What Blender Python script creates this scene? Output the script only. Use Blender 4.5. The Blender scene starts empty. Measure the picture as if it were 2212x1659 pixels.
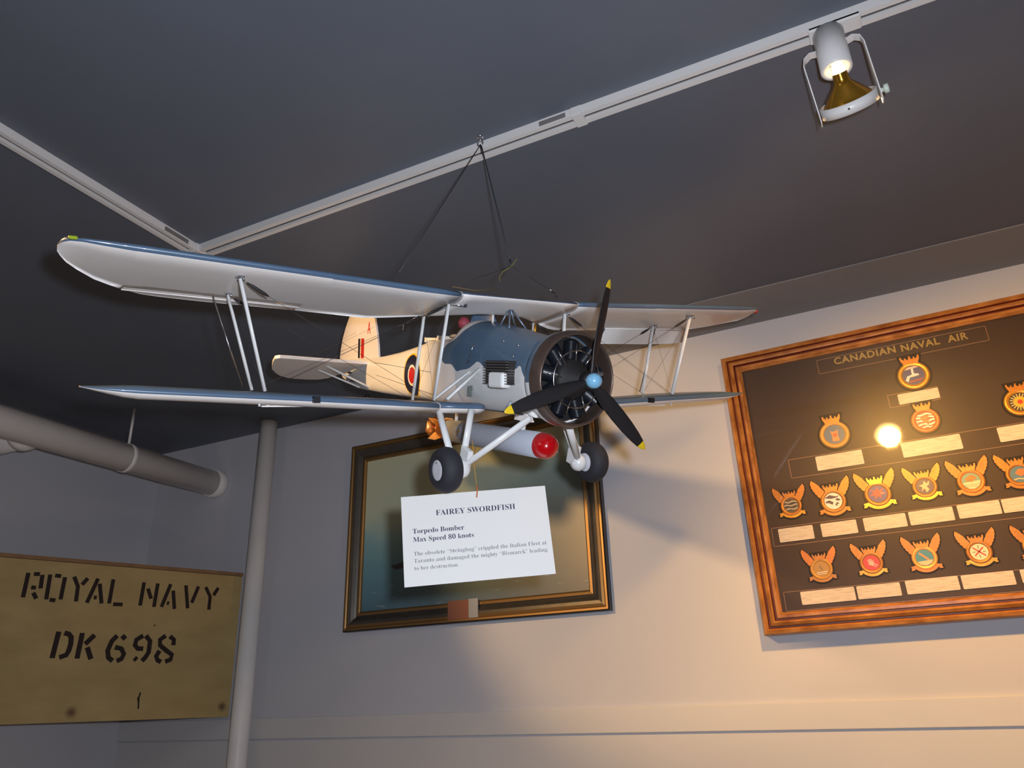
import bpy, bmesh, math, random
from mathutils import Vector, Matrix
random.seed(7)
PI = math.pi
SC = bpy.context.scene
COL = SC.collection

# ------------------------------------------------------------------ camera
CAMR = Matrix(((0.8959264, 0.19571555, 0.39876223),
               (0.44313575, -0.33161936, -0.83286212),
               (-0.03076679, 0.92288895, -0.3838351)))
cam = bpy.data.cameras.new('camera')
cam.sensor_width = 36
cam.lens = 1671.734 / 2212 * 36
cam.clip_start = 0.02
camo = bpy.data.objects.new('camera', cam)
camo.matrix_world = CAMR.to_4x4()
COL.objects.link(camo)
SC.camera = camo

# ------------------------------------------------------------------ world, lights, exposure
SC.view_settings.view_transform = 'Standard'
SC.view_settings.look = 'None'
SC.view_settings.exposure = 0.0
SC.view_settings.gamma = 1.0
SC.view_settings.use_curve_mapping = False
W = bpy.data.worlds.new('world')
SC.world = W
W.use_nodes = True
W.node_tree.nodes['Background'].inputs[0].default_value = (0.55, 0.5, 0.5, 1)
W.node_tree.nodes['Background'].inputs[1].default_value = 0.03

def aim(o, loc, target):
    o.location = loc
    o.rotation_euler = (Vector(target) - Vector(loc)).to_track_quat('-Z', 'Y').to_euler()

def light(name, kind, energy, color, loc, target, **kw):
    l = bpy.data.lights.new(name, kind)
    l.energy = energy
    l.color = color
    for k, v in kw.items():
        setattr(l, k, v)
    o = bpy.data.objects.new(name, l)
    COL.objects.link(o)
    aim(o, loc, target)
    return o

FLASH = CAMR @ Vector((0.05, 0.045, 0.0))
light('camera_flash', 'AREA', 19.0, (0.86, 0.925, 1.05), FLASH, FLASH + CAMR @ Vector((0, 0, -1)), shape='DISK', size=0.035)
WARM = (1.0, 0.60, 0.25)
light('right_track_beam', 'SPOT', 84, (1.0, 0.51, 0.10), (0.086, 1.229, 0.921), (0.62, 2.3, -0.26), spot_size=math.radians(128), spot_blend=1.0, shadow_soft_size=0.035)
L2 = Vector((-1.385, 0.30, 0.93))
light('right_track_spill', 'SPOT', 9, (1.0, 0.58, 0.24), (0.086, 1.229, 0.921), (-0.35, 1.9, 0.5), spot_size=math.radians(110), spot_blend=0.6, shadow_soft_size=0.03)
light('left_track_beam', 'SPOT', 88, (1.0, 0.60, 0.24), L2, L2 + Vector((0.30 * 0.978, 0.954 * 0.978, -0.19)), spot_size=math.radians(38), spot_blend=0.55, shadow_soft_size=0.03)
light('left_track_spill', 'SPOT', 26, (1.0, 0.55, 0.2), L2, L2 + Vector((0.25, 0.30, -0.75)), spot_size=math.radians(120), spot_blend=0.8, shadow_soft_size=0.03)
light('room_fill', 'AREA', 6, (1.0, 0.92, 0.85), (-1.9, -1.6, 1.0), (0.2, 0.3, -1.5), shape='DISK', size=1.2)  # added soft fill that lifts the bounce light, not a fixture of the room
light('pipe_fill_uplight', 'SPOT', 7, (1.0, 0.80, 0.64), (-1.75, -0.4, -0.25), (-2.52, 1.15, 0.88), spot_size=math.radians(44), spot_blend=1.0, shadow_soft_size=0.04)  # added uplight to brighten the horizontal pipe, stands for no real lamp

# ------------------------------------------------------------------ helpers
def lin(c):
    return tuple((x / 255 / 12.92 if x <= 10 else ((x / 255 + 0.055) / 1.055) ** 2.4) for x in c) + (1.0,)

MATS = {}
def mat(name, col, rough=0.5, metal=0.0, noise=0.0, nscale=30.0, bump=0.0, spec=0.5, coat=0.0, emis=0.0, rgb=False):
    if name in MATS:
        return MATS[name]
    m = bpy.data.materials.new(name)
    m.use_nodes = True
    nt = m.node_tree
    b = nt.nodes['Principled BSDF']
    c = col + (1.0,) if rgb else lin(col)
    b.inputs['Base Color'].default_value = c
    b.inputs['Roughness'].default_value = rough
    b.inputs['Metallic'].default_value = metal
    b.inputs['Specular IOR Level'].default_value = spec
    b.inputs['Coat Weight'].default_value = coat
    if emis:
        b.inputs['Emission Color'].default_value = c
        b.inputs['Emission Strength'].default_value = emis
    if noise or bump:
        tc = nt.nodes.new('ShaderNodeTexCoord')
        n = nt.nodes.new('ShaderNodeTexNoise')
        n.inputs['Scale'].default_value = nscale
        n.inputs['Detail'].default_value = 6
        nt.links.new(tc.outputs['Object'], n.inputs['Vector'])
        if noise:
            mx = nt.nodes.new('ShaderNodeMixRGB')
            mx.blend_type = 'MULTIPLY'
            mx.inputs[1].default_value = c
            rp = nt.nodes.new('ShaderNodeValToRGB')
            rp.color_ramp.elements[0].position = 0.3
            rp.color_ramp.elements[1].position = 0.7
            rp.color_ramp.elements[0].color = (1 - noise,) * 3 + (1,)
            rp.color_ramp.elements[1].color = (1, 1, 1, 1)
            nt.links.new(n.outputs['Fac'], rp.inputs[0])
            nt.links.new(rp.outputs[0], mx.inputs[2])
            mx.inputs[0].default_value = 1
            nt.links.new(mx.outputs[0], b.inputs['Base Color'])
        if bump:
            bp = nt.nodes.new('ShaderNodeBump')
            bp.inputs['Strength'].default_value = bump
            bp.inputs['Distance'].default_value = 0.002
            nt.links.new(n.outputs['Fac'], bp.inputs['Height'])
            nt.links.new(bp.outputs[0], b.inputs['Normal'])
    MATS[name] = m
    return m

class MB:
    """collects faces; build() links them as one mesh object"""
    def __init__(s):
        s.v = []; s.f = []; s.m = []; s.sm = []
    def add(s, vs, fs, mi=0, smooth=False):
        o = len(s.v)
        s.v += [tuple(v) for v in vs]
        for f in fs:
            s.f.append([i + o for i in f]); s.m.append(mi); s.sm.append(smooth)
    def box(s, c, d, mi=0, rot=None):
        vs = []
        for x in (-.5, .5):
            for y in (-.5, .5):
                for z in (-.5, .5):
                    p = Vector((x * d[0], y * d[1], z * d[2]))
                    if rot: p = rot @ p
                    vs.append(p + Vector(c))
        s.add(vs, [(0, 1, 3, 2), (4, 6, 7, 5), (0, 4, 5, 1), (2, 3, 7, 6), (0, 2, 6, 4), (1, 5, 7, 3)], mi)
    def bar(s, p0, p1, w, h, up=(0, 0, 1), mi=0):
        p0 = Vector(p0); p1 = Vector(p1); d = p1 - p0
        x = d.normalized(); y = Vector(up).cross(x).normalized(); z = x.cross(y)
        s.box((p0 + p1) / 2, (d.length, w, h), mi, Matrix((x, y, z)).transposed())
    def loft(s, rings, mi=0, cap=True, smooth=True, closed=True, mfn=None):
        o = len(s.v); n = len(rings[0])
        for r in rings: s.v += [tuple(p) for p in r]
        for i in range(len(rings) - 1):
            for j in range(n if closed else n - 1):
                k = (j + 1) % n
                s.f.append([o + i * n + j, o + i * n + k, o + (i + 1) * n + k, o + (i + 1) * n + j])
                s.m.append(mfn(i, j) if mfn else mi); s.sm.append(smooth)
        if cap:
            s.f.append([o + j for j in range(n)][::-1]); s.m.append(mi); s.sm.append(False)
            e = o + (len(rings) - 1) * n
            s.f.append([e + j for j in range(n)]); s.m.append(mi); s.sm.append(False)
    def tube(s, pts, r, n=8, mi=0, cap=True, flat=1.0, up=(0, 0, 1)):
        pts = [Vector(p) for p in pts]
        rr = r if isinstance(r, (list, tuple)) else [r] * len(pts)
        rings = []
        for i, p in enumerate(pts):
            a = pts[max(i - 1, 0)]; b = pts[min(i + 1, len(pts) - 1)]
            d = (b - a).normalized()
            u = Vector(up)
            if abs(u.dot(d)) > 0.95: u = Vector((1, 0, 0))
            x = (u - d * u.dot(d)).normalized(); y = d.cross(x)
            rings.append([p + x * math.cos(t) * rr[i] + y * math.sin(t) * rr[i] * flat for t in [2 * PI * k / n for k in range(n)]])
        s.loft(rings, mi, cap)
    def lathe(s, prof, origin=(0, 0, 0), axis=(1, 0, 0), n=32, mi=0, mfn=None, cap=False, up=(0, 0, 1)):
        a = Vector(axis).normalized(); u = Vector(up)
        if abs(u.dot(a)) > .95: u = Vector((1, 0, 0))
        x = (u - a * u.dot(a)).normalized(); y = a.cross(x); o = Vector(origin)
        rings = [[o + a * h + x * math.cos(t) * r + y * math.sin(t) * r for t in [2 * PI * k / n for k in range(n)]] for h, r in prof]
        s.loft(rings, mi, cap, True, True, mfn)
    def prism(s, poly, frame, d0, d1, mi=0, mside=None):
        """poly in 2D, frame=(origin,u,v,w); front at d1 along w"""
        o, u, v, w = [Vector(q) for q in frame]
        n = len(poly)
        a = sum(poly[i][0] * poly[(i + 1) % n][1] - poly[(i + 1) % n][0] * poly[i][1] for i in range(n))
        if a < 0: poly = poly[::-1]
        vs = [o + u * p[0] + v * p[1] + w * d0 for p in poly] + [o + u * p[0] + v * p[1] + w * d1 for p in poly]
        k = len(s.v); s.v += [tuple(q) for q in vs]
        ms = mi if mside is None else mside
        s.f.append([k + n + i for i in range(n)]); s.m.append(mi); s.sm.append(False)
        s.f.append([k + i for i in range(n)][::-1]); s.m.append(ms); s.sm.append(False)
        for i in range(n):
            j = (i + 1) % n
            s.f.append([k + i, k + j, k + n + j, k + n + i]); s.m.append(ms); s.sm.append(False)
    def build(s, name, mats, parent=None, scale=1.0, bevel=0.0, fix=True):
        me = bpy.data.meshes.new(name)
        me.from_pydata([(v[0] * scale, v[1] * scale, v[2] * scale) for v in s.v], [], s.f)
        for m in (mats if isinstance(mats, (list, tuple)) else [mats]): me.materials.append(m)
        for p, mi, sm in zip(me.polygons, s.m, s.sm):
            p.material_index = mi; p.use_smooth = sm
        if fix:
            bm = bmesh.new(); bm.from_mesh(me)
            bmesh.ops.recalc_face_normals(bm, faces=bm.faces)
            bm.to_mesh(me); bm.free()
        o = bpy.data.objects.new(name, me)
        COL.objects.link(o)
        if parent: o.parent = parent
        if bevel:
            b = o.modifiers.new('bevel', 'BEVEL'); b.width = bevel; b.segments = 2; b.limit_method = 'ANGLE'
        return o

def empty(name, loc=(0, 0, 0), parent=None):
    o = bpy.data.objects.new(name, None)
    o.empty_display_size = 0.05
    o.location = loc
    COL.objects.link(o)
    if parent: o.parent = parent
    return o

def tag(o, label, cat, group=None):
    o['label'] = label; o['category'] = cat
    if group: o['group'] = group
    return o

def struct(o):
    o['kind'] = 'structure'
    return o

def text_mesh(name, body, width, frame, m, parent=None, bold=0.0, serif=False, thick=0.0004, xoff=0.0, yoff=0.0, spacing=1.0, height=None):
    """text scaled to a given width, lying in frame=(origin,u,v,w)"""
    c = bpy.data.curves.new(name, 'FONT')
    if serif:
        t = ''
        for k in body:
            if 'A' <= k <= 'Z': t += chr(0x1D400 + ord(k) - 65)
            elif 'a' <= k <= 'z': t += chr(0x1D41A + ord(k) - 97)
            elif '0' <= k <= '9': t += chr(0x1D7CE + ord(k) - 48)
            else: t += k
        body = t
    c.body = body
    c.offset = bold
    c.space_character = spacing
    c.resolution_u = 3
    tmp = bpy.data.objects.new(name + '_tmp', c)
    COL.objects.link(tmp)
    dg = bpy.context.evaluated_depsgraph_get()
    me = bpy.data.meshes.new_from_object(tmp.evaluated_get(dg))
    bpy.data.objects.remove(tmp)
    xs = [v.co.x for v in me.vertices]; x0, x1 = min(xs), max(xs)
    k = width / (x1 - x0)
    ky = k
    if height:
        ys = [v.co.y for v in me.vertices]; ky = height / (max(ys) - min(ys))
    o, u, v_, w = [Vector(q) for q in frame]
    for v in me.vertices:
        v.co = o + u * ((v.co.x - x0) * k + xoff) + v_ * (v.co.y * ky + yoff) + w * thick
    me.materials.clear(); me.materials.append(m)
    ob = bpy.data.objects.new(name, me)
    COL.objects.link(ob)
    if parent: ob.parent = parent
    return ob

# ------------------------------------------------------------------ materials of the room
M_wall = mat('wall_paint', (198, 197, 202), 0.75, noise=0.05, nscale=2.2, bump=0.05)
def fine_bump(m, scale, strength):
    nt = m.node_tree; b = nt.nodes['Principled BSDF']
    tc = nt.nodes.new('ShaderNodeTexCoord'); n = nt.nodes.new('ShaderNodeTexNoise')
    n.inputs['Scale'].default_value = scale; n.inputs['Detail'].default_value = 3
    bp = nt.nodes.new('ShaderNodeBump'); bp.inputs['Strength'].default_value = strength; bp.inputs['Distance'].default_value = 0.001
    nt.links.new(tc.outputs['Object'], n.inputs['Vector']); nt.links.new(n.outputs['Fac'], bp.inputs['Height']); nt.links.new(bp.outputs[0], b.inputs['Normal'])
fine_bump(M_wall, 180, 0.15)
M_ceil = mat('ceiling_paint', (98, 103, 113), 0.5, noise=0.10, nscale=3.0, spec=0.5)
fine_bump(M_ceil, 220, 0.2)
M_strip = mat('ceiling_margin_paint', (136, 134, 134), 0.7, noise=0.04, nscale=5)
M_trim = mat('dado_paint', (205, 202, 200), 0.55, noise=0.03, nscale=4)
M_floor = mat('floor_carpet', (150, 140, 128), 0.95, noise=0.3, nscale=60)
M_pipe = mat('pipe_paint', (238, 233, 228), 0.45, noise=0.06, nscale=8)
M_white_metal = mat('white_enamel', (222, 218, 214), 0.35)
M_track_dark = mat('track_slot', (120, 114, 112), 0.6)

D = 2.3; H = 1.0888; XL = -2.852; XR = 3.4; YB = -2.6; ZF = -1.55
def quadwall(name, vs, m):
    b = MB(); b.add(vs, [(0, 1, 2, 3)]); return struct(b.build(name, m, fix=False))
quadwall('floor', [(XL, YB, ZF), (XR, YB, ZF), (XR, D, ZF), (XL, D, ZF)], M_floor)
quadwall('ceiling', [(XL, YB, H), (XL, D, H), (XR, D, H), (XR, YB, H)], M_ceil)
quadwall('wall_back', [(XL, D, ZF), (XR, D, ZF), (XR, D, H), (XL, D, H)], M_wall)
quadwall('wall_left', [(XL, YB, ZF), (XL, D, ZF), (XL, D, H), (XL, YB, H)], M_wall)
quadwall('wall_right', [(XR, D, ZF), (XR, YB, ZF), (XR, YB, H), (XR, D, H)], M_wall)
quadwall('wall_front', [(XR, YB, ZF), (XL, YB, ZF), (XL, YB, H), (XR, YB, H)], M_wall)
b = MB(); b.box(((-1.3 + XR) / 2, (2.074 + D) / 2, H - 0.0015), (XR + 1.3, D - 2.074, 0.003)); struct(b.build('trim_1', M_strip))
b = MB(); b.box(((XL + XR) / 2, D - 0.006, -0.047), (XR - XL, 0.012, 0.067)); struct(b.build('trim_2', M_trim, bevel=0.002))
b = MB(); b.box(((XL + XR) / 2, D - 0.004, -0.6), (XR - XL, 0.008, 1.028)); struct(b.build('trim_3', M_trim))

# ------------------------------------------------------------------ pipes
def pipe_thing():
    t = empty('vertical_pipe', (-2.160, 2.225, ZF))
    tag(t, 'slim grey painted pipe standing upright against the wall near the corner', 'pipe')
    b = MB(); b.tube([(0, 0, 0), (0, 0, H - ZF)], 0.0335, 28); b.build('pipe_body', M_pipe, t)
    b = MB(); b.lathe([(0, .0336), (0, .0355), (.035, .0355), (.035, .0336)], (0, 0, 1.2), (0, 0, 1), 28); b.build('joint_sleeve', M_pipe, t)
pipe_thing()
def duct():
    t = empty('horizontal_pipe', (-2.482, 2.3, 0.893))
    tag(t, 'thick cream-grey horizontal pipe running along the left wall below the ceiling', 'pipe')
    b = MB(); b.tube([(0, 0, 0), (0, -3.6, 0)], 0.0515, 40, up=(1, 0, 0)); b.build('pipe_body', M_pipe, t)
    b = MB(); b.lathe([(0.0, .052), (0.0, .0575), (.035, .0575), (.04, .053)], (0, -0.042, 0), (0, 1, 0), 40); b.build('end_sleeve', M_pipe, t)
    b = MB(); b.tube([(0, -0.80, 0), (-0.37, -0.80, 0)], 0.046, 36)
    b.build('branch_pipe', M_pipe, t)
    b = MB(); b.lathe([(0.04, .048), (0.05, .055), (.075, .055), (.078, .047)], (0.0, -0.80, 0), (-1, 0, 0), 36); b.build('branch_collar', M_pipe, t)
    b = MB(); b.tube([(0, -0.45, 0.05), (0.0, -0.45, H - 0.893)], 0.005, 8)
    b.lathe([(0, .053), (0, .055), (.02, .055), (.02, .053)], (0, -0.46, 0), (0, 1, 0), 32)
    b.build('hanger_rod', M_pipe, t)
duct()

# ------------------------------------------------------------------ ceiling tracks
def track(name, p0, p1, label, grp, joints=(), slots=()):
    p0 = Vector(p0); p1 = Vector(p1); L = (p1 - p0).length
    t = empty(name, p0)
    t.rotation_euler = (0, 0, math.atan2((p1 - p0).y, (p1 - p0).x))
    tag(t, label, 'track', grp)
    w, h = 0.034, 0.019
    b = MB()
    # channel section with a slot in the lower face
    sec = [(-w/2, 0), (-w/2, -h), (-.0065, -h), (-.0065, -h + .010), (.0065, -h + .010), (.0065, -h), (w/2, -h), (w/2, 0)]
    b.loft([[(x, s[0], s[1]) for s in sec] for x in (0, L)], smooth=False)
    b.build('channel', M_white_metal, t)
    b = MB(); b.box((L/2, 0, -h + .0105), (L, 0.0125, 0.001)); b.box((L/2, 0.004, -h + .007), (L, .001, .002)); b.box((L/2, -0.004, -h + .007), (L, .001, .002)); b.build('slot_lining', M_track_dark, t)
    for x in joints:
        b = MB(); b.box((x, 0, -h/2 - .001), (0.022, w + .004, h + .002)); b.build('connector', M_white_metal, t, bevel=0.001)
    for x0, x1, s in slots:
        b = MB(); b.box(((x0 + x1)/2, s * (w/2 + .0002), -h/2 - 0.001), (x1 - x0, 0.0012, 0.011)); b.build('side_recess', M_track_dark, t)
track('ceiling_track', (-1.425, 1.165, H), (3.2, 1.165, H), 'long white track rail crossing the ceiling above the model aeroplane', 'white track rails on the ceiling', joints=(1.035,), slots=((0.955, 1.012, -1),))
track('ceiling_track', (-1.423, 1.148, H), (-1.423, -1.9, H), 'short-looking white track rail running to the upper left corner, meeting the long rail', 'white track rails on the ceiling', slots=((0.03, 0.10, 1),))
b = MB(); b.box((-1.424, 1.163, H - .0105), (0.046, 0.046, 0.021))
tag(b.build('track_corner_connector', M_white_metal, bevel=0.002), 'white corner connector joining the two ceiling track rails', 'connector')

# ------------------------------------------------------------------ the visible track lamp
def track_lamp():
    t = empty('track_spotlight', (0.075, 1.165, H - 0.02))
    tag(t, 'white track spotlight with gold reflector lamp hanging from the rail at upper right', 'lamp')
    o = Vector(t.location)
    def L(p): return tuple(Vector(p) - o)
    cx, cy = 0.075, 1.168
    b = MB(); b.box(L((cx + .012, 1.165, 1.0705)), (0.085, 0.034, 0.009)); b.build('track_adapter', M_white_metal, t, bevel=0.002)
    b = MB(); b.lathe([(0, 0), (0, .026), (.082, .026), (.084, .024), (.084, .019), (.06, .018)], L((cx, cy, 1.068)), (0, 0, -1), 36); b.build('lamp_holder', M_white_metal, t)
    ax = Vector((0.10, 0.74, -0.665)).normalized()
    side = Vector((0.99, -0.13, 0.0)).normalized(); side = (side - ax * side.dot(ax)).normalized()
    C = Vector((0.083, 1.207, 0.940))
    # ring
    b = MB(); b.lathe([(-.009, .0445), (-.009, .047), (.010, .047), (.010, .0445), (-.009, .0445)], L(C), ax, 40, up=side); b.build('ring', M_white_metal, t)
    # yoke: flat strap
    s = side
    p = []
    for sg in (-1, 1):
        q = [Vector((cx, cy, 1.034)) + s * sg * 0.022, Vector((cx, cy, 1.037)) + s * sg * 0.036, Vector((cx, cy, 1.030)) + s * sg * 0.046, Vector((cx, cy, 1.018)) + s * sg * 0.0495, C + s * sg * 0.050 + Vector((0, 0, 0.0)), C + s * sg * 0.050 + ax * 0.012 + Vector((0, -.006, -.012))]
        b = MB()
        wdir = Vector((0, 1, 0)); rings = []
        for i, pt in enumerate(q):
            a = q[max(i-1, 0)]; c = q[min(i+1, len(q)-1)]; dd = (c - a).normalized(); nn = dd.cross(wdir).normalized(); ww = nn.cross(dd)
            rings.append([Vector(L(pt)) + ww * u * .0075 + nn * v * .0009 for u, v in ((-1, -1), (1, -1), (1, 1), (-1, 1))])
        b.loft(rings, smooth=False); b.build('yoke_arm', M_white_metal, t)
    b = MB(); b.lathe([(0, .004), (.006, .004), (.006, .008), (.013, .008), (.014, .005), (.014, 0)], L(C + s * 0.0505), s, 16); b.build('thumb_screw', mat('cream_knob', (205, 215, 200), .4), t)
    b = MB(); b.lathe([(0, .0022), (.0015, .0018), (.002, 0)], L(C - ax.cross(s).normalized() * 0.0468 * (1 if ax.cross(s).y > 0 else -1)), Vector((0, -1, -.4)), 12); b.build('ring_screw', mat('steel', (190, 190, 190), .25, 1), t)
    # reflector bulb: gold-tinted glass cone with glowing neck
    gold = mat('gold_reflector_glass', (196, 142, 48), .18, .85)
    prof = [(-.055, .0115), (-.047, .0125), (-.040, .013), (-.034, .017), (-.022, .028), (-.008, .0395), (.004, .044)]
    b = MB(); b.lathe(prof, L(C), ax, 40, up=s); b.build('reflector', gold, t)
    b = MB(); b.lathe([(.004, .044), (.009, .040), (.012, .025), (.013, 0)], L(C), ax, 40, up=s); b.build('lamp_lens', mat('lit_lens', (255, 214, 150), .3, emis=38.0), t)
    b = MB(); b.lathe([(-.075, 0), (-.075, .008), (-.0645, .0098), (-.054, .0113)], L(C), ax, 24, up=s); b.build('lamp_neck', mat('lit_neck', (255, 226, 170), .3, emis=6.0), t)
track_lamp()

# ------------------------------------------------------------------ plywood board
def board():
    P0 = Vector((-2.2685, 2.27, 0.0)); u = Vector((0.3783, 0.9257, 0)).normalized()
    n = Vector((u.y, -u.x, 0))                      # faces the camera
    t = empty('plywood_board', (P0.x, P0.y, -0.005))
    tag(t, 'plywood board stencilled ROYAL NAVY DK 698 across the left corner behind the pipe', 'board')
    t.matrix_world = Matrix((( -u.x, -n.x, 0, P0.x), (-u.y, -n.y, 0, P0.y), (0, 0, 1, 0), (0, 0, 0, 1))).to_4x4() if False else Matrix(((u.x, -n.x, 0, P0.x), (u.y, -n.y, 0, P0.y), (0, 0, 1, 0), (0, 0, 0, 1)))
    # local axes: x along the board (u, negative to the left), -y towards the camera, z up
    m = bpy.data.materials.new('plywood'); m.use_nodes = True; nt = m.node_tree; bs = nt.nodes['Principled BSDF']
    tc = nt.nodes.new('ShaderNodeTexCoord'); mp = nt.nodes.new('ShaderNodeMapping'); mp.inputs['Scale'].default_value = (3.0, 1, 7)
    nz = nt.nodes.new('ShaderNodeTexNoise'); nz.inputs['Scale'].default_value = 2.0; nz.inputs['Detail'].default_value = 8
    nt.links.new(tc.outputs['Object'], mp.inputs[0]); nt.links.new(mp.outputs[0], nz.inputs['Vector'])
    rp = nt.nodes.new('ShaderNodeValToRGB'); rp.color_ramp.elements[0].color = lin((166, 138, 86)); rp.color_ramp.elements[1].color = lin((190, 164, 108)); rp.color_ramp.elements[0].position = .2; rp.color_ramp.elements[1].position = .8
    nt.links.new(nz.outputs['Fac'], rp.inputs[0]); last = rp.outputs[0]
    for (kx, kz, kr) in ((-0.519, 0.024, 0.022), (-0.028, 0.03, 0.02), (-0.30, 0.30, 0.006)):
        sb = nt.nodes.new('ShaderNodeVectorMath'); sb.operation = 'DISTANCE'; sb.inputs[1].default_value = (kx, -0.006, kz)
        nt.links.new(tc.outputs['Object'], sb.inputs[0])
        mr = nt.nodes.new('ShaderNodeMapRange'); mr.inputs[1].default_value = kr * .2; mr.inputs[2].default_value = kr; mr.inputs[3].default_value = .8; mr.inputs[4].default_value = 0
        nt.links.new(sb.outputs['Value'], mr.inputs[0])
        mx = nt.nodes.new('ShaderNodeMixRGB'); mx.inputs[2].default_value = lin((70, 38, 18)); nt.links.new(mr.outputs[0], mx.inputs[0]); nt.links.new(last, mx.inputs[1]); last = mx.outputs[0]
    nt.links.new(last, bs.inputs['Base Color']); bs.inputs['Roughness'].default_value = .7
    b = MB(); b.box((-0.76, 0, 0.243), (1.52, 0.012, 0.496)); b.build('panel', m, t)
    bat = mat('batten_wood', (150, 112, 74), .7, noise=.3, nscale=25)
    b = MB(); b.box((-0.76, -0.003, 0.498), (1.52, 0.020, 0.012)); b.build('top_batten', bat, t)
    ink = mat('stencil_ink', (38, 20, 14), .8)
    ST = {'R':[[[-0.7172,0.4482],[-0.7184,0.3703]],[[-0.7009,0.4456],[-0.6836,0.4463]],[[-0.676,0.4448],[-0.674,0.4011]],[[-0.7011,0.4028],[-0.6873,0.4024]],[[-0.6923,0.3869],[-0.6803,0.3682]]],
    'O':[[[-0.6536,0.4475],[-0.6514,0.3678]],[[-0.639,0.4455],[-0.6205,0.4447]],[[-0.6086,0.4425],[-0.6096,0.3702]],[[-0.6414,0.3675],[-0.6243,0.3663]]],
    'Y':[[[-0.5815,0.4464],[-0.565,0.4152],[-0.5625,0.3663]],[[-0.539,0.4442],[-0.5534,0.4214]]],
    'A':[[[-0.507,0.4457],[-0.5291,0.3638]],[[-0.4991,0.4289],[-0.4831,0.3641]],[[-0.5106,0.3828],[-0.5011,0.3824]]],
    'L':[[[-0.4582,0.4466],[-0.4595,0.3654]],[[-0.4461,0.3638],[-0.4156,0.3645]]],
    'N':[[[-0.3558,0.4438],[-0.358,0.364]],[[-0.3399,0.4236],[-0.3243,0.3892]],[[-0.3089,0.4434],[-0.311,0.3618]]],
    'A2':[[[-0.2636,0.4442],[-0.2854,0.3632]],[[-0.252,0.4223],[-0.2395,0.3585]],[[-0.2685,0.3783],[-0.2602,0.3764]]],
    'V':[[[-0.2093,0.4436],[-0.193,0.3632]],[[-0.1632,0.4429],[-0.1807,0.3832]]],
    'Y2':[[[-0.1362,0.4423],[-0.1158,0.4089],[-0.1153,0.3623]],[[-0.0889,0.443],[-0.1037,0.4146]]]}
    ST2 = {'D':[[[-0.5969,0.2692],[-0.6023,0.187]],[[-0.5801,0.2655],[-0.5666,0.2625],[-0.5578,0.2533],[-0.5553,0.232],[-0.5578,0.2108],[-0.5629,0.1975],[-0.5821,0.1894]]],
    'K':[[[-0.5264,0.2672],[-0.5293,0.1867]],[[-0.4879,0.2619],[-0.5123,0.2322]],[[-0.5044,0.2225],[-0.4871,0.1855]]],
    '6':[[[-0.4171,0.2618],[-0.4316,0.2437],[-0.4397,0.2129],[-0.4341,0.1913],[-0.4196,0.1806]],[[-0.4018,0.2623],[-0.3892,0.2515]],[[-0.4186,0.2242],[-0.3976,0.2203],[-0.387,0.2029],[-0.3925,0.1875],[-0.4067,0.1808]]],
    '9':[[[-0.3329,0.2643],[-0.3534,0.2502],[-0.3552,0.2323],[-0.3446,0.2213],[-0.3267,0.2217]],[[-0.3238,0.2646],[-0.3076,0.2469],[-0.307,0.2108],[-0.3157,0.1928],[-0.3253,0.1816]],[[-0.3514,0.1915],[-0.3423,0.1845]]],
    '8':[[[-0.257,0.2666],[-0.2747,0.2523],[-0.2721,0.2341],[-0.2478,0.2164],[-0.2271,0.2031],[-0.2297,0.1871],[-0.2474,0.1802]],[[-0.2426,0.2647],[-0.2269,0.2536],[-0.2267,0.2351]],[[-0.271,0.216],[-0.28,0.1978],[-0.2735,0.1844],[-0.2612,0.1791]]]}
    def stroke(b, pts, w):
        pts = [Vector((p[0], 0, p[1])) for p in pts]
        L_, R_ = [], []
        for i, p in enumerate(pts):
            a = pts[max(i-1, 0)]; c = pts[min(i+1, len(pts)-1)]; d = (c - a).normalized(); nn = Vector((-d.z, 0, d.x))
            L_.append(p + nn * w/2); R_.append(p - nn * w/2)
        poly = [(q.x, q.z) for q in L_ + R_[::-1]]
        b.prism(poly, ((0, 0, 0), (1, 0, 0), (0, 0, 1), (0, -1, 0)), 0.0055, 0.0064)
    for k, sts in list(ST.items()) + list(ST2.items()):
        b = MB(); wd = 0.0125 if k in ST else 0.0155
        for s in sts: stroke(b, s, wd)
        b.build('stencil_letter' if not k.isdigit() else 'stencil_digit', ink, t)
    b = MB(); stroke(b, [(-.3151, .0811), (-.3185, .0618), (-.3146, .0296)], .005); stroke(b, [(-.321, .066), (-.3165, .052)], .006); b.build('split_mark', ink, t)
board()

# ------------------------------------------------------------------ mitred frame rails
def rails(name, x0, x1, z0, z1, y, prof, mats, parent, mfn=None):
    """prof: list of (inward, outward-from-wall); one object per rail"""
    def ring(cx, cz, sx, sz):
        return [(cx + sx * a, y - p, cz + sz * a) for a, p in prof]
    cs = [ring(x0, z0, 1, 1), ring(x1, z0, -1, 1), ring(x1, z1, -1, -1), ring(x0, z1, 1, -1)]
    for i in range(4):
        b = MB(); b.loft([cs[i], cs[(i + 1) % 4]], smooth=False, mfn=mfn)
        b.build(name, mats, parent)

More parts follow.
